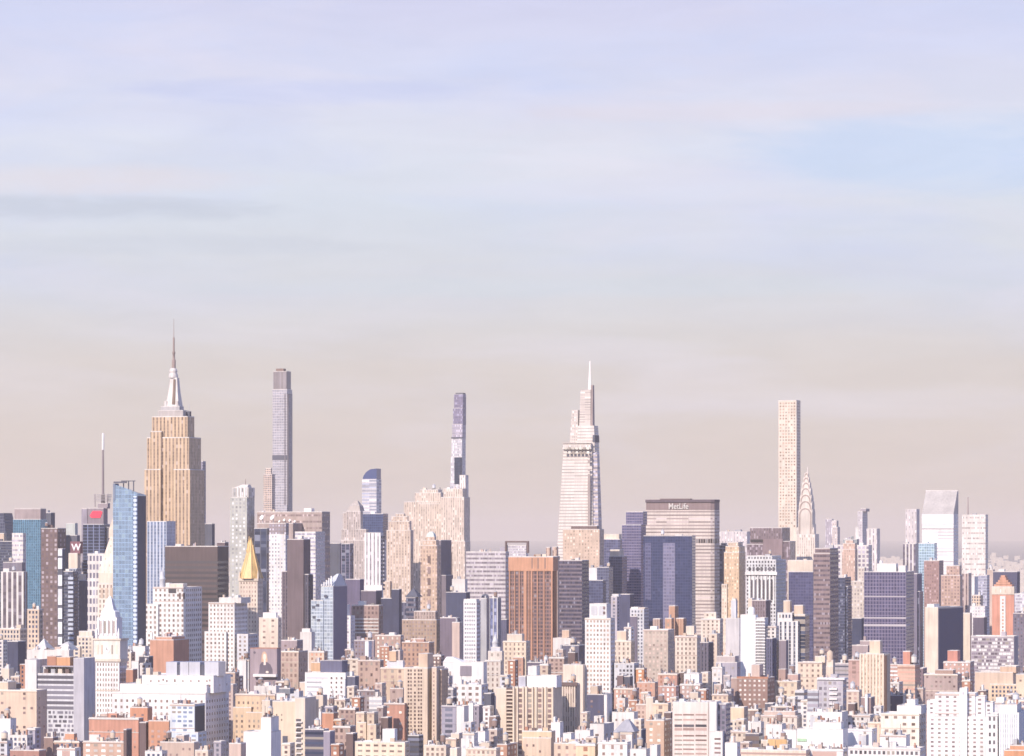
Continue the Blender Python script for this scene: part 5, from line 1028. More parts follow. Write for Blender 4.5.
b('office_block', 'deep mauve block standing in for the shade below the orange brown tower', 527, 543, 549, 662, 3080, (.13,.11,.15), 'plain', clut=2, roof='slate')  # stands for a zone of shade, put into its dark colour
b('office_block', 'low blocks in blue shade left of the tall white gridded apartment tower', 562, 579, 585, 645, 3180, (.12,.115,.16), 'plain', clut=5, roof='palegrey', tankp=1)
b('apartment_block', 'small white flat roofs between the dark purple banded tower and the white gridded apartment tower', 553, 572, 576, 638, 3360, 'offwhite', 'plain', clut=5, pent=[(562, 569, 630, (.62,.45,.34))])
b('loft_building', 'peach block under a long white roof band at the bottom centre', 522, 551.5, 554, 731, 2400, (.68,.49,.33), 'plain', clut=1, roof='white', wings=[(522.6, 551, 737.5, .8, 'peach', 'plain')])
b('row_house', 'tan house with square windows at the bottom, right of the peach block', 554, 580, 584, 743, 2370, 'peach', 'punch', pitch=5, fh=5, wf=.35, hf=.45, gl='brown', clut=3, roof='white')
b('apartment_block', 'small white cube on the roofs left of the pyramid roof', 551, 560, 563, 722, 2560, 'snow', 'plain', clut=1)
b('row_house', 'orange brick house with a dark court at the bottom, left of the peach block', 497, 507, 517, 744, 2380, (.46,.26,.18), 'punch', pitch=5, wf=.35, clut=1, roof='cream', gl='cream')
b('row_house', 'long low cream roofs at the bottom left of the orange brick house', 466, 496, 500, 748, 2350, 'cream', 'punch', clut=6, roof='white', gl='brown')
def white_grid():
    s = b('apartment_tower', 'tall white gridded apartment tower with a white roof house, in the centre', 585, 610.5, 615, 618, 2960, 'white', 'punch', pitch=4.4, fh=3.6, wf=.5, hf=.5, gl=(.28,.20,.16), light=.25, n=7, clut=0, roof='white', zmin=30)
    z = s.vols[0]['deck']; s.pv('roof_house', 589.5, 606.5, 603.5, 3, 16, z, mat=wall('white'), roof='white')
    s.pv('grille', 591, 597, 606, 2.7, 3.5, yb=615, mat=wall('palegrey'), roof=None); s.pv('grille', 598.5, 604, 606, 2.7, 3.5, yb=615, mat=wall('palegrey'), roof=None)
    for py in (606.5, 611.5): s.pv('roof_window', 603, 605, py, 2.5, 3.5, yb=py+2.6, mat=pane('umber', .01), roof=None)
white_grid()
b('office_tower', 'slender pale grey pencil tower behind the white gridded apartment tower', 611, 617, 619.5, 596, 3560, (.50,.46,.50), 'punch', pitch=3, gl='slate', clut=0, tiers=[(612, 618.5, 594, 1, 'palegrey', 'plain')])
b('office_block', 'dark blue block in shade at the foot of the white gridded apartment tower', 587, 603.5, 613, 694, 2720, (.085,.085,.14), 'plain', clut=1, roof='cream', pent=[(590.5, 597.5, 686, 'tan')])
b('apartment_block', 'thin white wall edge standing beside the dark blue shaded block', 604, 607, 608, 694.5, 2640, 'white', 'plain', clut=0, L=14)
b('apartment_block', 'cream block with a peach bulkhead right of the white gridded apartment tower', 612, 631, 635, 640.5, 3160, (.70,.60,.49), 'punch', pitch=3.4, fh=4, wf=.36, gl='bronze', clut=0, pent=[(617, 626, 631, 'peach')])
b('apartment_block', 'pale cluttered block with a dark notch below the cream block with a peach bulkhead', 614, 634, 639, 663, 2960, 'palegrey', 'punch', clut=5, gl='charcoal', wf=.55, skip=.2)
b('office_block', 'brown shaded cube left of the salmon brick terraces', 617, 623, 627, 675, 2860, (.2,.14,.14), 'plain', clut=0)
b('brick_block', 'salmon brick terrace, lowest and leftmost of the salmon terraces', 614, 636, 639, 688, 2760, (.54,.34,.27), 'punch', pitch=3, fh=3.4, wf=.35, gl='cream', clut=4, roof='redbrick')
b('brick_block', 'salmon brick terrace with roof boxes, middle one of the salmon terraces', 637, 655, 658, 682, 2800, (.55,.35,.27), 'punch', pitch=3.4, fh=3.6, wf=.35, gl='brick', clut=4, roof='cream')
b('brick_block', 'rosy brick terrace with a dark right side under the tan grey block', 658, 677, 680, 673.5, 2880, (.50,.29,.23), 'punch', pitch=3.4, fh=3.6, wf=.38, gl='brick', clut=2, roof='redbrick')
b('brick_block', 'rosy brick house with white windows below the rosy brick terrace', 660, 676, 679, 686, 2780, (.48,.29,.24), 'punch', pitch=3.6, fh=3.6, wf=.42, gl='offwhite', clut=3, roof='redbrick')
b('row_house', 'white round roofed sheds in front of the salmon terraces', 612, 634, 638, 712, 2640, 'white', 'plain', clut=6, roof='offwhite')
b('row_house', 'pinkish mixed low roofs between the salmon terraces and the tan tower', 636, 654, 657, 704, 2680, (.56,.42,.35), 'punch', clut=6, roof='cream', gl='brown', tankp=.8)
b('apartment_block', 'small cream block with round corners right of the pinkish mixed low roofs', 653, 668, 671, 703, 2660, (.72,.57,.42), 'punch', pitch=5, fh=4.5, wf=.3, clut=2, gl='bronze', wings=[(646, 653, 697, 0, 'cream', 'plain')])
def pyramid_house():
    s = b('row_house', 'white house under a grey pyramid roof near the bottom centre', 614, 632, 637, 732, 2480, 'white', 'punch', pitch=6, fh=6, wf=.35, hf=.5, gl='bronze', clut=0)
    stack(s, 'pyramid_roof', -.6, [(613, 634.5, 732), (621, 628, 722), (623.5, 626, 720)], wall((.36,.36,.40)), s.L+1)
pyramid_house()
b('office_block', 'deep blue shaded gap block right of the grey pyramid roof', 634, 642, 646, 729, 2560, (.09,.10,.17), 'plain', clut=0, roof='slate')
b('apartment_tower', 'tan brick tower with a pale belt course and dark side near the bottom', 646, 664, 672, 720, 2440, (.54,.38,.28), 'punch', pitch=3.6, fh=3.6, wf=.38, hf=.45, gl='cream', clut=2, roof='tan', skip=.15, L=22)
b('row_house', 'cream front with dark edged windows at the bottom, below the grey pyramid roof', 598, 627, 631, 742, 2360, 'white', 'punch', pitch=5, fh=5, wf=.3, clut=4, gl='brown', roof='white')
b('row_house', 'low ochre house at the bottom, left of the cream front with dark edged windows', 576, 595, 598, 744, 2365, (.70,.53,.36), 'punch', pitch=6, fh=5, wf=.25, clut=2, gl='brick', roof='cream')
b('row_house', 'pale two storey roofs between the broad pier block and the grey pyramid roof', 590, 604, 614, 724, 2540, 'offwhite', 'plain', clut=4, wings=[(580, 590, 730, 1, 'cream', 'plain')])
b('row_house', 'low white roofs under the round roofed sheds', 575, 590, 593, 730, 2500, 'white', 'plain', clut=4, tankp=1)
b('row_house', 'white flat roof cut by the bottom edge beside the tan brick tower', 630, 646, 650, 749, 2340, 'white', 'plain', clut=3)
b('office_block', 'tan grey gridded block with a white roof edge and dark right side', 643.5, 668, 675.5, 629.5, 3140, (.54,.45,.38), 'punch', pitch=3.0, fh=3.5, wf=.5, hf=.5, gl=(.36,.28,.24), light=.25, clut=1, roof='white', L=22)
b('apartment_tower', 'white topped lavender tower behind the tan grey gridded block', 630, 644, 649, 608.5, 3450, 'palegrey', 'punch', gl='slate', clut=0, pent=[(631, 638, 607, 'white'), (638.5, 645, 607.5, 'tan')], wings=[(630, 637, 616, 1, (.16,.14,.19), 'plain')])
b('apartment_block', 'small white ragged block left of the white topped lavender tower', 624, 631, 634, 627, 3350, 'white', 'punch', gl='charcoal', clut=2)
b('brick_block', 'brown slab tower left of the three orange brick towers', 653, 660, 662.5, 618.5, 3430, (.40,.29,.25), 'pier', pitch=3.4, wf=.4, gl='umber', clut=0)
b('brick_block', 'orange brick tower, tallest and central of three', 669, 675, 678, 605.5, 3470, (.52,.31,.21), 'pier', pitch=3, wf=.35, gl='brick', clut=0)
b('brick_block', 'orange brick tower, left and lower of three', 665, 671.5, 674, 618, 3410, (.52,.33,.23), 'punch', pitch=3, wf=.35, gl='brick', clut=1)
b('brick_block', 'orange brick tower, right and lower of three', 676, 683.5, 686, 618, 3420, (.50,.31,.22), 'pier', pitch=3, wf=.4, gl='brick', clut=0)
b('apartment_block', 'cream block with a white roof house in front of the three orange brick towers', 675, 697, 701, 636, 3060, (.70,.60,.50), 'punch', pitch=3.4, fh=3.8, wf=.4, gl='bronze', clut=1, roof='white', pent=[(686, 694, 626, 'cream')])
b('office_block', 'dark mauve piered block beside the cream block with a white roof house', 700, 708.5, 713, 642, 3020, (.13,.115,.15), 'pier', clut=1, roof='slate', gl='navy')
b('apartment_block', 'white flat topped block with a dark edge, beside the rosy brick terrace', 682, 699, 702, 673.5, 2880, 'snow', 'plain', clut=2, wings=[(680, 684, 672, 0, 'umber', 'plain')])
b('row_house', 'rosy roofs with rows of little windows below the white flat topped block', 680, 700, 703, 684, 2800, (.46,.33,.29), 'punch', clut=5, gl='offwhite', roof='palegrey')
b('apartment_block', 'thin cream house with a dark flank beside the white flat topped block', 701, 708, 711, 672, 2900, 'cream', 'punch', clut=1, gl='bronze')
b('apartment_block', 'stacked cream blocks below the lettered slab', 701, 720, 723, 618.5, 3380, (.72,.62,.52), 'punch', pitch=4, wf=.35, gl='bronze', clut=3, roof='white', tiers=[(704, 716, 612, 3)])
b('apartment_block', 'tan block with regular windows below the stacked cream blocks', 709, 717, 720, 633.5, 3180, (.64,.52,.42), 'punch', pitch=2.8, fh=3.4, wf=.4, gl='bronze', clut=1)
def white_blade():
    b('apartment_tower', 'pale grey blank slab left of the dazzling white slab', 725.5, 739.5, 742, 618, 3300, (.60,.57,.57), 'plain', clut=0, roof='white', tiers=[(731, 736, 600, 2, 'palegrey', 'plain'), (732, 735.5, 598.5, 2.5, 'white', 'plain')])
    s = b('apartment_tower', 'dazzling white blank slab with a ball shaped tank house and ribbed balconies', 740.5, 755.5, 757, 614.5, 3220, (.86,.86,.86), 'plain', clut=0, roof='white')
    spin(s, 'tank_house', 751.5, 6, [(3.4, 616), (3.6, 611), (3.2, 608.5), (1.8, 607)], wall('snow'), 14)
    s.pv('balcony_wing', 755.2, 764.5, 617.5, 1.5, 16, mat=wall('palegrey'), roof='white')
    for i in range(24): s.pv('balcony', 755.6, 765, 620+i*3, -.2, 1.6, yb=621.4+i*3, mat=wall('white'), roof=None)
white_blade()
b('office_block', 'mauve block with vertical strips in shade behind the dazzling white slab', 752, 766, 770, 600, 3600, (.24,.19,.21), 'pier', gl='mauve', clut=2, wings=[(748, 752, 598, 0, 'cream', 'plain')])
b('apartment_block', 'white cluster of roof houses right of the dazzling white slab', 766, 776, 779, 626, 3220, 'offwhite', 'punch', clut=3, gl='charcoal')
def white_piers():
    s = b('apartment_tower', 'white piered tower with dark glass strips and two peach roof boxes', 777.5, 798, 806, 621, 3350, 'white', 'pier', n=4, wf=.5, hf=.9, gl='navy', clut=0, roof='white', tiers=[(777.5, 792, 612.5, .8, 'white', 'punch')], wings=[(794, 805, 614, -5, 'cream', 'band')])
    z = s.vols[0]['deck']; s.pv('roof_box', 783.5, 790, 600.5, 4, 12, z, mat=wall('peach'), roof='cream'); s.pv('roof_box', 794, 803, 605, 6, 14, z, mat=wall('peach'), roof='cream')
white_piers()
b('office_block', 'mauve slab standing in for the shaded right side of the white piered tower', 800, 806, 809, 625, 3400, (.22,.19,.22), 'plain', clut=0)  # the tower's right-hand shading, put into a slab of darker colour
b('office_block', 'short mauve block in front of the white piered tower', 779, 786, 788.5, 640, 3220, (.24,.20,.23), 'plain', clut=0)
b('office_block', 'deep blue shaded block with slim light edge, right of the dazzling white slab', 766.5, 772.5, 776, 638, 3120, (.12,.12,.19), 'pier', clut=0, gl='navy')
b('apartment_block', 'beige flat topped block with a railing left of the dazzling white slab', 716.5, 735, 739, 656, 3000, (.50,.43,.41), 'plain', clut=3, roof='palegrey', wings=[(716, 737, 662, 2, 'lavender', 'plain')])
b('apartment_block', 'pale slab wing with mixed windows below the beige flat topped block', 712, 722, 725, 667, 2920, 'offwhite', 'punch', clut=1, gl='grey', wings=[(722, 730, 675, -2, (.46,.40,.40))])
def brown_brick():
    s = b('apartment_tower', 'brown brick apartment block speckled with white windows, in the right centre', 737, 767.5, 773.5, 677.5, 2780, (.30,.195,.165), 'punch', pitch=3.3, fh=3.5, wf=.45, hf=.42, gl=(.5,.44,.4), light=.05, skip=.15, clut=1, roof='tan', L=24, pent=[(751.5, 759.5, 664.5, 'pinkstone')], wings=[(731, 737.2, 677.5, 0, (.40,.29,.25), 'plain')])
    s.pv('parapet', 736.7, 768, 676.8, -.5, .2, yb=679, mat=wall('brick'), roof=None)
brown_brick()
b('apartment_block', 'lower brown brick block with white windows at the foot of the brown brick apartment block', 745, 758, 762, 709, 2660, (.27,.19,.17), 'punch', pitch=3, fh=3.4, wf=.5, gl='offwhite', skip=.4, clut=2, roof='tan')
def cream_ribbon():
    s = b('office_block', 'large white pink block with short ribbon windows and a high blank band on top', 672.5, 708.5, 718, 702, 2425, (.74,.64,.58), 'plain', sparse=False, clut=2, roof='white', g=14, wings=[(709, 716.5, 701.5, .5, 'white', 'plain'), (709.5, 722.5, 731, 2, 'white', 'plain')], L=24)
    v = s.vols[0]
    for i, y in enumerate((714, 719, 724.5, 728, 735, 739.5, 744, 748.5, 753)):
        for xa, xb in ((674.5, 682), (683, 694), (695.5, 706.5)):
            s.pv('window_band', xa, xb, y, -.15, .3, yb=y+1.5+(i in (2, 3)), mat=pane('brown' if i != 2 else 'charcoal', .1), roof=None)
    for i in range(5): s.pv('window_band', 714.5, 720.5, 738+i*4.6, -2.2, -1.8, yb=739.8+i*4.6, mat=pane('umber', .1), roof=None)
    s.pv('glass_flank', 716, 726, 703.5, 4, 20, mat=facade((.20,.18,.24), 'slate', 3, 3.4, .6, .6, .2), roof='white')
cream_ribbon()
b('apartment_block', 'peach stepped houses right of the large white pink block', 724, 744, 748, 707, 2600, (.74,.56,.40), 'plain', clut=4, roof='cream', wings=[(728, 744, 720, 3, 'cream', 'punch')])
b('apartment_block', 'cream roofs with a copper coloured tent roof below the brown brick apartment block', 731, 748, 752, 731, 2500, 'cream', 'punch', clut=3, gl='bronze', roof='cream', skip=.4)
b('apartment_block', 'cream house above the large white pink block\'s right corner', 712, 728, 732, 694, 2720, (.66,.52,.40), 'punch', clut=2, gl='bronze', roof='white')
b('row_house', 'white cube house at the bottom left of the dark roofed garage', 725, 737, 740, 742.5, 2370, 'snow', 'plain', clut=1)
b('garage', 'dark grey garage with a pale roof strip near the bottom', 745.5, 759, 762.5, 733, 2420, (.14,.125,.15), 'band', clut=2, roof='grey', gl='bronze', fh=5)
b('row_house', 'white greenish roof house above the dark grey garage', 748, 761, 764, 722, 2520, 'offwhite', 'plain', clut=4)
def rooftop_sign():
    s = b('row_house', 'cream house carrying a plain ochre billboard near the bottom right', 761, 788, 792, 740, 2410, 'cream', 'plain', clut=1, roof='cream')
    s.pv('billboard', 768, 786.5, 739.5, -.6, .2, yb=748.5, mat=wall((.66,.42,.20)), roof=None)
rooftop_sign()
b('row_house', 'long cream front with ribbon windows along the bottom', 741, 806, 812, 750, 2340, (.70,.58,.47), 'band', clut=6, roof='white', fh=3.6, hf=.35, gl='brown')
b('apartment_block', 'long ornate cream block under the brown brick apartment block\'s shaded side', 758, 797, 802, 715.5, 2560, (.72,.63,.54), 'punch', pitch=3.8, fh=4.6, wf=.3, hf=.6, gl='bronze', clut=5, roof='cream', tiers=[(764, 795, 711, 3, 'pinkstone')])
b('apartment_block', 'small white house with dish shaped tanks before the long ornate cream block', 766, 782, 786, 724, 2500, 'white', 'plain', clut=4, tankp=1)
b('apartment_block', 'cream block with two dark arched openings and a small brown gable', 774, 797, 801, 681, 2800, (.72,.60,.46), 'punch', pitch=5.2, fh=5.6, wf=.34, hf=.4, gl='brown', clut=1, roof='cream', pent=[(778.5, 785.5, 669, (.42,.29,.25))])
b('apartment_block', 'dark jumbled roofs with pale tanks below the cream block with two dark arches', 771, 792, 796, 706, 2640, (.24,.20,.21), 'punch', clut=7, roof='palegrey', gl='charcoal', tankp=1)
b('brick_block', 'pinkish brick wall right of the small brown gable', 786, 798, 800, 674, 2900, (.52,.36,.31), 'plain', clut=1)
b('apartment_block', 'cream windowed block with a rounded tank house below the pinkish brown banded tower', 798, 822, 826, 662, 3020, (.72,.59,.47), 'punch', pitch=4.2, fh=4.2, wf=.36, hf=.45, gl='bronze', clut=1, roof='cream', tiers=[(815, 825, 656, 3)])
def tank_house():
    s = b('apartment_block', 'slim cream shaft topped by a round peach tank house', 826, 833, 836, 666, 3000, 'cream', 'plain', sparse=False, clut=0, pent=[(826.5, 833, 660, 'cream')])
    spin(s, 'tank_house', 830, 5, [(3.3, 661), (3.5, 656), (3.2, 652.5), (2, 651), (.4, 650)], wall('peach'), 14)
tank_house()
b('office_block', 'greyish banded block left of the rosy brick wing near the yellow tower', 835, 849, 851, 663, 2980, (.44,.40,.42), 'band', clut=2, gl='slate', hf=.4)
b('brick_block', 'rosy brick wing touching the yellow tower on its left', 848.5, 859.5, 862, 659.5, 2960, (.50,.33,.29), 'punch', pitch=4.2, fh=3.6, wf=.4, gl='brown', clut=1)
b('apartment_block', 'mauve stone block with stepped top behind the yellow tower', 852, 868, 872, 645, 3120, (.36,.29,.29), 'plain', clut=1, roof='tan', tiers=[(860, 870, 640.5, 2)])
def frame_front():
    s = b('office_block', 'grey block with a white roof slab and busy glass grid, left of the yellow tower', 817, 843, 846.5, 679, 2680, (.46,.44,.47), 'punch', pitch=3.4, fh=4, wf=.6, hf=.55, gl=(.24,.22,.25), light=.35, clut=1, roof='white', wings=[(807.5, 818, 690, 1, (.50,.52,.56), 'band')])
    s.pv('roof_slab', 817, 844.5, 678, -1, s.L*.8, s.vols[0]['deck'], mat=wall('snow'), roof=None)
    for i in range(5): s.pv('balcony', 829, 837, 688+i*5, -1.2, .3, yb=690+i*5, mat=wall('white'), roof=None)
frame_front()
b('apartment_block', 'grey and white banded house left of the grey block with a white roof slab', 795, 804, 808, 690, 2760, 'palegrey', 'band', gl='charcoal', fh=5, hf=.4, clut=1)
def yellow():
    s = b('apartment_tower', 'tall yellow cream tower with orange side and a yellow roof house', 859.5, 884, 890, 653.5, 2800, (.70,.58,.44), 'pier', n=7, wf=.45, hf=.5, gl=(.40,.28,.21), spandrel=(.62,.49,.37), pc=(.74,.63,.50), clut=0, roof='cream', L=22, light=.3)
    s.pv('roof_house', 869.5, 880, 640.5, 4, 14, s.vols[0]['deck'], mat=wall((.70,.56,.43)), roof='cream')
    v = s.vols[0]; ubox('orange_flank', v['x1'], v['x1']+.55, 1, 9, 2, v['z1']-1, wall((.52,.27,.15)), s.root)
yellow()
b('apartment_block', 'brown twin slab with a bright white edge at the foot of the yellow tower', 861, 871, 874, 697, 2660, (.30,.22,.21), 'plain', clut=0, roof='cream', wings=[(865, 867.5, 694, 2, 'snow', 'plain')], L=14)
b('apartment_block', 'cream houses in half shade at the left foot of the yellow tower', 846, 859, 862, 690, 2740, (.66,.54,.44), 'punch', clut=4, gl='brown', tankp=1)
def round_red():
    s = b('apartment_tower', 'red and cream striped tower with a red roof house, right of the yellow tower', 897.5, 915, 920, 664.5, 3020, (.62,.44,.34), 'band', hf=.4, fh=3.5, gl=(.48,.28,.22), light=.2, clut=0, roof='white', g=22)
    s.pv('roof_house', 903, 910, 651, 4, 11, s.vols[0]['deck'], mat=wall((.55,.26,.19)), roof='cream'); s.tank(s.lx(914, 8), 8, s.vols[0]['deck'], 2.6, 5, 2, 'offwhite')
round_red()
b('apartment_block', 'rosy low wing left of the red and cream striped tower', 889, 898, 900, 664, 3060, (.52,.34,.29), 'band', gl='offwhite', hf=.35, clut=1)
b('apartment_block', 'white stepped houses in the shade left below the red and cream striped tower', 889, 899, 903, 682, 2940, 'offwhite', 'punch', clut=2, gl='bronze')
b('office_block', 'mauve shaded court between the yellow tower and the red striped tower', 887, 906, 912, 695, 2840, (.16,.135,.17), 'plain', clut=3, roof='lavender')
b('apartment_block', 'slim shaded rosy block right of the red and cream striped tower', 917, 923, 927, 668, 3080, (.26,.19,.22), 'punch', gl='charcoal', clut=1)
b('apartment_tower', 'rosy brick tower with white coping and a square red roof house', 943.5, 970, 976, 661.5, 3040, (.56,.37,.31), 'punch', pitch=3, fh=3.4, wf=.4, hf=.45, gl='offwhite', light=.3, clut=0, roof='white', pent=[(947.5, 957.5, 650.5, (.58,.27,.21))], L=20)
b('apartment_block', 'grey brown block with a bright white roof slab, left of the rosy brick tower', 924, 957.5, 962.5, 674, 2920, (.44,.34,.31), 'punch', pitch=3.4, fh=3.6, wf=.45, hf=.42, gl='umber', light=.3, skip=.2, clut=0, roof='white', pent=[(935, 953, 670, (.40,.27,.22))], L=20)
def checker():
    s = b('office_block', 'grey block with a random checker of white and dark windows, below the orange gabled tower', 971, 1014, 1017.5, 636, 3220, (.40,.36,.38), 'plain', sparse=False, clut=1, roof='white', L=22)
    v = s.vols[0]; r = random.Random(12); z = v['z1']-1.5; n = 16; W = v['x1']-v['x0']; k = 0; dark = []; light = []
    while z > v['z1']-48 :
        x = v['x0']+.6
        while x < v['x1']-1.5:
            w_ = r.choice([1.4, 2.2, 3.4]); (light if r.random() < .5 else dark).append((x, min(x+w_-.35, v['x1']-.4), -.12, .2, z-1.9, z)); x += w_
        z -= 3.1
    for q, mt in ((light, wall('white')), (dark, pane((.16,.13,.16), .05))):
        for bx in q[:50]: ubox('window', *bx, mt, s.root)
        o = link('windows', boxes(q[50:]), s.root, [mt]); o['kind'] = 'stuff'
checker()
b('apartment_block', 'tall peach block with blank upper wall, below the checker windowed block', 975, 1013, 1018, 672, 2960, 'peach', 'plain', clut=0, roof='cream', tiers=[(1000, 1016, 666, 2, (.66,.47,.34), 'plain')], wings=[(990, 1022, 684, 3, (.68,.52,.37), 'punch')])
b('apartment_block', 'cream house with brown roof strip at the right edge', 1008, 1030, 1034, 700, 2760, (.66,.50,.38), 'punch', clut=2, roof='brown', gl='brick')
b('apartment_block', 'small cream blocks at the right edge beside the tall peach block', 1016, 1032, 1036, 674, 2900, (.70,.56,.42), 'plain', clut=3, roof='cream')
def white_terraced():
    s = b('apartment_tower', 'large white terraced apartment block with many small windows at bottom right', 935, 975, 980, 693.5, 2495, (.84,.81,.80), 'punch', pitch=4.6, fh=3.0, wf=.4, hf=.42, gl=(.24,.19,.19), light=.2, clut=0, roof='white', g=12, L=24, wings=[(927, 936, 700, -1), (974, 985, 696, -1), (984, 993, 702, -2), (927.5, 993.5, 716.5, 2.2)])
    s.pv('centre_bay', 959.5, 967, 688, -3.4, 8, mat=wall('snow'), roof='white'); v = s.vols[-1]
    s.pv('window', 962.3, 964, 692, -3.6, -3, yb=694.5, mat=pane('grey'), roof=None)
white_terraced()
b('apartment_tower', 'pale blue white tower with a dark window strip at the bottom right corner', 999, 1019, 1024, 712.5, 2440, (.74,.76,.78), 'pier', n=8, wf=.3, hf=.6, gl=(.5,.5,.53), clut=1, roof='white', tiers=[(1000, 1017, 704.5, 2, 'white', 'punch')], g=12)
b('apartment_block', 'white slab with a column of large dark windows right of the white terraced block', 986.5, 997.5, 1000, 714, 2450, 'snow', 'punch', n=2, fh=5.2, wf=.5, hf=.5, gl='charcoal', clut=0, roof='white', g=12)
b('apartment_block', 'white gridded house with a pale penthouse above the dark windowed white slab', 993, 1004, 1008, 702, 2530, 'white', 'punch', clut=0, gl='grey', pent=[(996, 1004, 697.5, 'snow')])
b('apartment_block', 'grey brown shaded block at the right edge, bottom corner', 1018, 1032, 1036, 706, 2650, (.28,.23,.25), 'punch', clut=1, gl='umber')
b('apartment_block', 'white roofed cream block with a stair column, left of the white terraced block', 881, 919, 926, 713.5, 2520, (.80,.72,.62), 'punch', pitch=5.2, fh=4.6, wf=.4, hf=.4, gl='bronze', skip=.3, clut=2, roof='snow', tiers=[(897, 921, 705.5, 3, 'snow', 'plain')], pent=[(907, 915, 699.5, 'snow')])
b('apartment_block', 'white house with few windows above the bottom row, below the yellow tower', 846, 872, 877, 729, 2480, 'snow', 'punch', pitch=6, fh=6, wf=.22, hf=.3, gl='bronze', skip=.5, clut=4, roof='white')
def green_sign():
    s = b('warehouse', 'broad white block with a green sign panel and tiny windows near the bottom right', 797, 843, 848, 729, 2460, 'snow', 'punch', pitch=4.4, fh=5, wf=.3, hf=.3, gl='bronze', top=11, clut=5, roof='white', tiers=[(813, 841, 722, 3, 'snow', 'plain')])
    s.pv('green_sign', 797.5, 806.5, 738.5, -.5, .2, yb=741.5, mat=wall((.42,.62,.40)), roof=None)
green_sign()
b('warehouse', 'white blank block left of the green sign panel', 783, 796.5, 800, 729.5, 2470, 'snow', 'plain', clut=2)
b('apartment_block', 'low white front with a row of dark square windows along the bottom right', 848, 920, 925, 748, 2360, 'white', 'punch', pitch=2.9, fh=4.4, wf=.55, hf=.5, gl='charcoal', top=1.6, clut=6, roof='snow')
b('row_house', 'low front with brown garage doors at the bottom beside the green sign panel', 806, 843, 848, 749, 2345, 'white', 'punch', pitch=13, fh=6, wf=.7, hf=.7, gl='brown', clut=4, roof='white')
b('apartment_block', 'white roofs with pale tanks above the green sign panel', 806, 842, 848, 712, 2560, 'white', 'plain', clut=7, roof='white', tankp=1)
b('apartment_block', 'jumbled white and grey roof boxes below the yellow tower', 846, 870, 875, 715, 2580, 'offwhite', 'punch', clut=7, roof='white', gl='charcoal', skip=.4, tankp=1)
b('apartment_block', 'cream brown house between the jumbled roof boxes and the stair column block', 868, 884, 888, 722, 2540, (.74,.58,.45), 'punch', clut=4, gl='brown', skip=.3)
b('row_house', 'white flat block in front of the stair column block', 880, 906, 910, 735, 2440, 'snow', 'punch', pitch=6, fh=7, wf=.25, hf=.25, gl='bronze', skip=.4, clut=3)
b('brick_block', 'orange brick house with an uneven top in the bottom right corner', 1004, 1030, 1034, 750, 2350, (.58,.29,.16), 'plain', clut=2, roof='orange', tiers=[(1010, 1028, 745, 2, (.60,.31,.18), 'plain')])
# ------------------------------------------------------------------ blocks between
def facet_glass():
    s = b('glass_tower', 'pale blue glass tower with a steeply slanted roof and a shaded right wall', 321, 333, 347, 586, 3450, (.62,.68,.73), 'glass', gl=(.56,.64,.71), gm=.5, light=.2, clut=0, roof='white', wings=[(311, 323, 600, 1.5, (.62,.68,.73), 'glass')])
    stack(s, 'slanted_roof', .5, [(320.8, 333.4, 586), (326, 333.2, 580), (331, 333, 574)], wall((.60,.62,.66)), s.L-1)
    v = s.vols[0]; ubox('shade_panel', v['x1'], v['x1']+.4, .5, s.L-.5, 2, v['z1'], wall((.22,.20,.27)), s.root)  # thin panel whose dark colour carries the right wall's shade
    for i in range(5): s.pv('roof_rib', 321+i*2.4, 322.2+i*2.4, 584-i*2, -.6, 1, yb=586, mat=wall('snow'), roof=None)
    for px, py in ((312, 606), (316, 604), (312.5, 616), (317, 619), (324, 595)): s.pv('terrace_opening', px, px+3, py, -1.9, -1.3, yb=py+2.4, mat=wall('slate'), roof=None)
facet_glass()
b('apartment_block', 'narrow white strip tower right of the pale blue slanted glass tower', 342.5, 350.5, 355, 615.5, 3540, 'white', 'punch', n=2, gl='lavender', clut=0, wings=[(342.3, 346.5, 604.5, .5, 'white', 'plain')])
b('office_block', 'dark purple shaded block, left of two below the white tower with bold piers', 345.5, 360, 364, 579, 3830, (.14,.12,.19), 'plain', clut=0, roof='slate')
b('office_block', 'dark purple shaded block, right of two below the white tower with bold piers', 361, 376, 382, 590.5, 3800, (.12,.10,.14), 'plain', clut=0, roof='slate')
def lattice():
    s = b('loft_building', 'brown loft block with a pale latticed lower facade, left of the stepped dark blue tower', 351.5, 379, 383, 605, 3640, (.36,.25,.22), 'punch', pitch=3.8, fh=4.6, wf=.5, gl='umber', clut=2, roof='cream')
    for i in range(5): s.pv('lattice_band', 352, 378.5, 618.5+i*3.4, -.6, .3, yb=619.7+i*3.4, mat=wall('offwhite'), roof=None)  # off-white lattice strips across the lower front
lattice()
b('brick_block', 'pinkish brick house with a cream roof box below the brown latticed loft block', 375, 400.5, 403, 635, 3330, (.44,.30,.25), 'punch', pitch=4, fh=4, wf=.35, gl='cream', clut=3, roof='tan', pent=[(393, 400, 639.5, 'cream'), (389, 394.5, 632.5, 'white')])
b('apartment_block', 'shaded lavender rooftops below the dark purple shaded pair', 354, 374, 378, 640, 3400, (.26,.22,.26), 'punch', clut=6, roof='lavender', gl='umber', tankp=1)
b('apartment_block', 'white sliver house before the shaded lavender rooftops', 365, 368.5, 370, 641, 3250, 'snow', 'plain', clut=0)
b('office_block', 'mauve shaded block right of the broad brown colonnaded hotel', 440, 456, 459.5, 617.5, 3540, (.17,.14,.18), 'plain', clut=3, roof='lavender')
b('apartment_block', 'small pinkish block on the mauve shaded block beside the white punched tower', 452, 459.5, 462, 622, 3430, 'pinkstone', 'plain', clut=1)
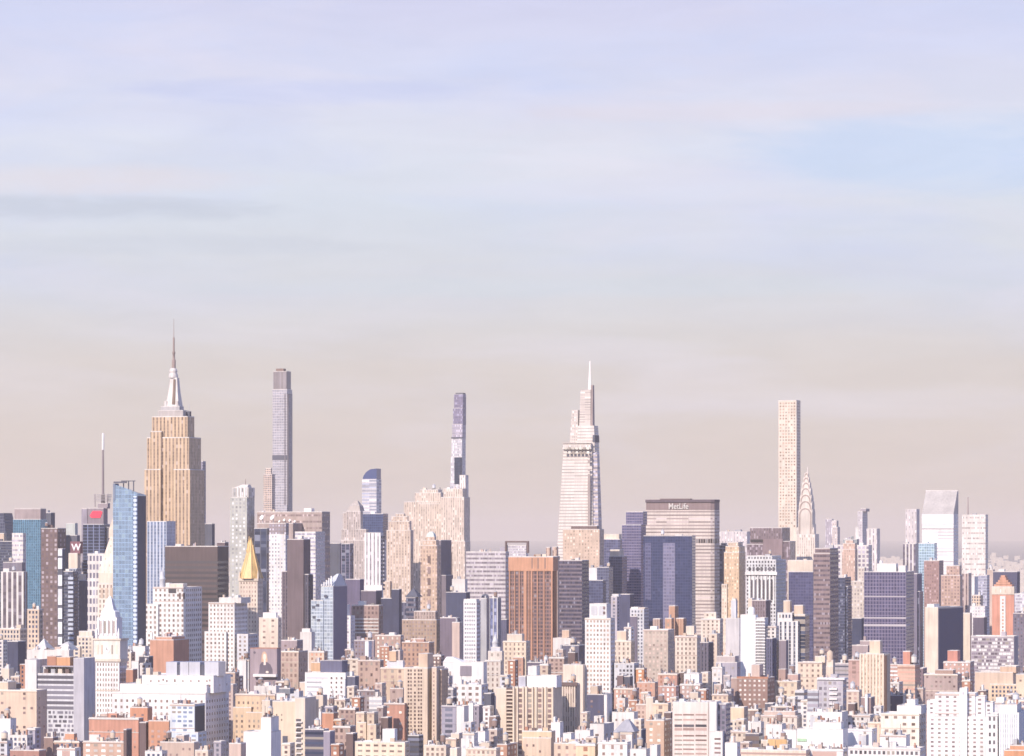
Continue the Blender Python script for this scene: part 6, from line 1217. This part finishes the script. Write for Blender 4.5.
b('office_tower', 'white tower with a tight grid of dark windows, left of the orange brown tower', 463.5, 476.5, 480, 601, 3500, 'snow', 'punch', n=6, fh=3.9, wf=.5, hf=.5, gl='slate', light=.05, clut=0, roof='white', tiers=[(463.8, 476.3, 599, .6, 'snow', 'plain')])
b('office_tower', 'grey slab tower touching the white tower with a tight window grid', 480.5, 486.5, 489.5, 598, 3560, 'grey', 'plain', clut=1, roof='white')
b('office_tower', 'blue slab tower with one white line, next to the grey slab tower', 489, 498, 500.5, 597.5, 3600, (.20,.22,.34), 'pier', n=2, wf=.75, hf=1.2, gl=(.13,.15,.27), pc='palegrey', clut=1)
b('office_block', 'navy stand-in for the dark gap between the blue slab tower and the orange brown tower', 498, 506.5, 509, 619, 3640, (.11,.11,.18), 'plain', clut=0, roof='slate')  # fills a dark gap; the shade is put into its navy colour
b('apartment_block', 'curved roofed white house at the foot of the flat mauve slab', 300, 311.5, 314, 632, 3260, 'offwhite', 'plain', clut=3, roof='white', tiers=[(302, 310, 628.5, 2, 'white', 'plain')])
# ------------------------------------------------------------------ small houses in the gaps
def fill(x0, x1, yt, D, c, st, label, name='row_house', roof='offwhite', **o):
    b(name, label, x0, x1, x1+(x1-x0)*.3, yt, D, c, st, roof=roof, pitch=o.pop('pitch', 2.6), fh=o.pop('fh', 3.1), tankp=o.pop('tankp', .45), clut=o.pop('clut', 3), **o)
fill(11, 19, 676, 2900, 'pinkstone', 'punch', 'pinkish house between the small cream house top and the narrow brown brick block', gl='umber')
fill(8, 16, 683, 2700, 'umber', 'plain', 'dark low roof right behind the peach wall\'s raised end')
fill(27, 35, 728, 2420, 'lavender', 'punch', 'lavender house wedged against the shaded side of the peach wall', gl='slate')
fill(-2, 7, 741, 2380, 'palegrey', 'punch', 'pale grey house in the bottom left corner', gl='charcoal', clut=5)
fill(124, 131, 652, 3090, 'cream', 'punch', 'little cream house right of the white clock tower\'s shoulder', gl='umber')
fill(140, 147, 663, 2960, 'offwhite', 'punch', 'off white house below the dark shaded block, behind the huge white block', gl='umber')
fill(126, 133, 669, 2900, 'brick', 'plain', 'low brick house tight against the bright white clock tower')
fill(226, 233, 684, 2760, 'pinkstone', 'punch', 'pink house right below the huge white block\'s shaded wall', gl='umber')
fill(231, 239, 676, 2860, 'brown', 'punch', 'brown house under the narrow grey white tower slice', gl='cream')
fill(276, 284, 681, 2800, 'umber', 'punch', 'dark house beneath the right end of the mural wall', gl='offwhite')
fill(262, 270, 700, 2620, 'cream', 'plain', 'cream roof house on the front of the ochre cream block', roof='white')
fill(285, 293, 699, 2600, 'pinkstone', 'plain', 'pinkish bulkhead house beside the grey white cube', clut=2)
fill(303, 312, 702, 2640, 'brown', 'punch', 'brown house right behind the blank cream party wall', gl='offwhite')
fill(325, 333, 706, 2620, 'lavender', 'punch', 'lavender house behind the plain orange brick cube', gl='slate')
fill(334, 341, 719, 2530, 'orange', 'punch', 'orange house right of the plain orange brick cube', name='brick_block', gl='umber')
fill(346, 353, 733, 2450, 'umber', 'plain', 'dark roofed house below the brown brick block with scattered clutter')
fill(347, 354, 686, 2780, 'cream', 'punch', 'cream house at the left of the dark cluttered rooftops with pipes', gl='umber')
fill(352, 360, 697, 2680, 'brick', 'punch', 'red brown brick house below the dark cluttered rooftops with pipes', name='brick_block', gl='cream')
fill(375, 382, 683, 2800, 'pinkstone', 'punch', 'pink house right of the dark cluttered rooftops, under the white roofed terrace', gl='umber')
fill(381, 388, 717, 2560, 'umber', 'plain', 'dark slot house between the twin cream towers and the red brick block')
fill(338, 346, 664, 2980, 'tan', 'punch', 'tan house left end of the long pale roof', gl='umber')
fill(345, 351, 649, 3150, 'brown', 'punch', 'brown house in front of the shaded lavender rooftops', gl='lavender')
fill(380, 389, 646, 3180, 'brick', 'punch', 'brick house below the pinkish brick house with a cream roof box', name='brick_block', gl='cream')
fill(392, 400, 650, 3120, 'pinkstone', 'plain', 'pinkish shed beside the orange brown brick block with a dark arch', roof='tan')
fill(432, 441, 655, 3040, 'umber', 'punch', 'dark brown house right of the orange brown brick block with a dark arch', gl='pinkstone')
fill(441, 449, 676, 2820, 'lavender', 'punch', 'lavender house under the sloping roofed white hall', gl='slate')
fill(446, 453, 697, 2690, 'umber', 'plain', 'dark house among the grey low houses by the tall tan double tower', roof='lavender')
fill(484, 491, 693, 2700, 'slate', 'plain', 'blue shaded house right of the rows of square windows', roof='palegrey')
fill(483, 490, 706, 2610, 'white', 'punch', 'white house next to the two tone lavender houses', gl='umber')
fill(463, 471, 722, 2540, 'palegrey', 'punch', 'pale grey house above the jumble of small white houses', gl='slate')
fill(479, 487, 742, 2400, 'tan', 'punch', 'tan house in front of the white house with a grey side', gl='umber', clut=4)
fill(450, 457, 748, 2345, 'cream', 'plain', 'small cream shed on the bottom edge below the peach stepped house')
fill(508, 515, 660, 3020, 'brick', 'punch', 'brick house at the foot of the ornate cream block with a rounded bay', name='brick_block', gl='cream')
fill(540, 548, 664, 2990, 'tan', 'punch', 'tan house below the deep mauve shaded block', gl='umber')
fill(556, 563, 649, 3140, 'pinkstone', 'plain', 'pink house right of the orange brown tower\'s foot', roof='tan')
fill(568, 575, 652, 3120, 'umber', 'plain', 'dark shed left of the white gridded apartment tower', roof='tan')
fill(581, 587, 712, 2590, 'cream', 'punch', 'cream house between the cream striped block and the dark blue shaded block', gl='umber')
fill(594, 601, 716, 2580, 'offwhite', 'plain', 'off white shed in front of the dark blue shaded block', clut=4)
fill(563, 571, 733, 2460, 'snow', 'plain', 'white house in front of the cream striped block, near the bottom')
fill(586, 594, 737, 2420, 'sand', 'punch', 'sandy house left of the white house fronts near the grey pyramid roof', gl='umber')
fill(617, 625, 698, 2710, 'offwhite', 'punch', 'off white house among the lowest salmon terraces', gl='brick')
fill(629, 637, 700, 2700, 'brick', 'punch', 'brick house between the lowest salmon terrace and the mixed low roofs', name='brick_block', gl='cream')
fill(641, 648, 692, 2740, 'pinkstone', 'punch', 'pinkish house in front of the middle salmon terrace', gl='cream')
fill(634, 641, 719, 2560, 'cream', 'punch', 'cream house left behind the tan brick tower', gl='umber')
fill(664, 671, 712, 2600, 'umber', 'plain', 'dark house right behind the tan brick tower', roof='cream')
fill(670, 676, 697, 2720, 'cream', 'punch', 'cream house behind the top left corner of the large white pink block', gl='umber')
fill(636, 644, 668, 2960, 'orange', 'punch', 'orange brick house under the tan grey gridded block\'s left corner', name='brick_block', gl='cream')
fill(623, 630, 676, 2860, 'slate', 'plain', 'blue shaded shed right of the brown shaded cube', roof='palegrey')
fill(690, 698, 692, 2740, 'cream', 'plain', 'cream shed below the rosy roofs with little windows')
fill(699, 706, 689, 2760, 'brick', 'punch', 'brick house right of the rosy roofs with little windows', name='brick_block', gl='offwhite')
fill(714, 721, 684, 2800, 'pinkstone', 'punch', 'pink house below the pale slab wing', gl='offwhite')
fill(723, 731, 689, 2770, 'lavender', 'punch', 'lavender house left of the brown brick apartment block', gl='slate')
fill(736, 744, 719, 2560, 'sand', 'punch', 'sandy house at the left foot of the brown brick apartment block', gl='umber')
fill(752, 759, 716, 2580, 'offwhite', 'plain', 'off white shed in front of the lower brown brick block', clut=4)
fill(765, 773, 703, 2660, 'slate', 'plain', 'blue shaded house right at the foot of the brown brick apartment block', roof='palegrey')
fill(776, 784, 696, 2720, 'tan', 'punch', 'tan house below the two dark arched openings', gl='umber')
fill(787, 795, 697, 2710, 'offwhite', 'punch', 'off white house right below the two dark arched openings', gl='charcoal')
fill(740, 749, 742, 2390, 'pinkstone', 'punch', 'pinkish house left of the dark grey garage', gl='umber')
fill(801, 809, 700, 2700, 'white', 'punch', 'white house in front of the grey and white banded house', gl='slate')
fill(810, 818, 716, 2540, 'palegrey', 'plain', 'pale shed left among the white roofs above the green sign', clut=4)
fill(832, 840, 706, 2600, 'sand', 'plain', 'sandy shed below the grey block with a white roof slab', clut=4)
fill(848, 855, 703, 2660, 'umber', 'plain', 'dark house left of the brown twin slab', roof='cream')
fill(874, 881, 706, 2640, 'white', 'punch', 'white house right at the foot of the yellow tower', gl='umber')
fill(858, 866, 735, 2440, 'palegrey', 'plain', 'pale shed on the front roofs left of the white flat block', clut=4)
fill(886, 893, 686, 2880, 'brick', 'punch', 'brick house in the shaded court right of the yellow tower', name='brick_block', gl='cream')
fill(903, 911, 694, 2830, 'offwhite', 'punch', 'off white house below the red and cream striped tower', gl='umber')
fill(915, 923, 688, 2860, 'pinkstone', 'punch', 'pink house left of the grey brown block with a white roof slab', gl='umber')
fill(962, 970, 680, 2880, 'brick', 'punch', 'brick house between the grey brown block and the tall peach block', name='brick_block', gl='cream')
fill(978, 986, 690, 2840, 'umber', 'punch', 'dark brown house in front of the tall peach block', gl='tan')
fill(1006, 1014, 694, 2800, 'sand', 'punch', 'sandy house in front of the tall peach block\'s right wing', gl='umber')
fill(214, 221, 741, 2380, 'lavender', 'punch', 'lavender house under the huge white block\'s shaded wall, bottom edge', gl='slate')
fill(282, 290, 743, 2360, 'cream', 'punch', 'cream house in front of the blank cream party wall, bottom edge', gl='umber')
fill(331, 339, 744, 2360, 'brick', 'punch', 'brick house right of the lavender shaded slab, bottom edge', name='brick_block', gl='cream')
fill(650, 657, 745, 2330, 'offwhite', 'plain', 'off white shed in front of the tan brick tower, bottom edge')
fill(106, 113, 738, 2460, 'umber', 'plain', 'dark roof shed behind the pale pink low house')
fill(176, 184, 735, 2400, 'pinkstone', 'plain', 'pink bulkhead house before the white and pale blue corner block', clut=4)
# ------------------------------------------------------------------ the air
hz, ht, hp = newmat('haze_air'); ht.nodes.clear()
ho = N(ht, 'ShaderNodeOutputMaterial'); hv = N(ht, 'ShaderNodeVolumePrincipled'); ht.links.new(hv.outputs[0], ho.inputs['Volume'])
hv.inputs['Color'].default_value = (1.0,.88,.75,1); hv.inputs['Density'].default_value = 2.8e-5; hv.inputs['Anisotropy'].default_value = 0.0
o = link('haze', boxes([(-62000, 62000, -4000, 92000, -1.5, 495)]), None, [hz]); o['kind'] = 'stuff'; o['label'] = 'pale city haze filling the air between the towers'
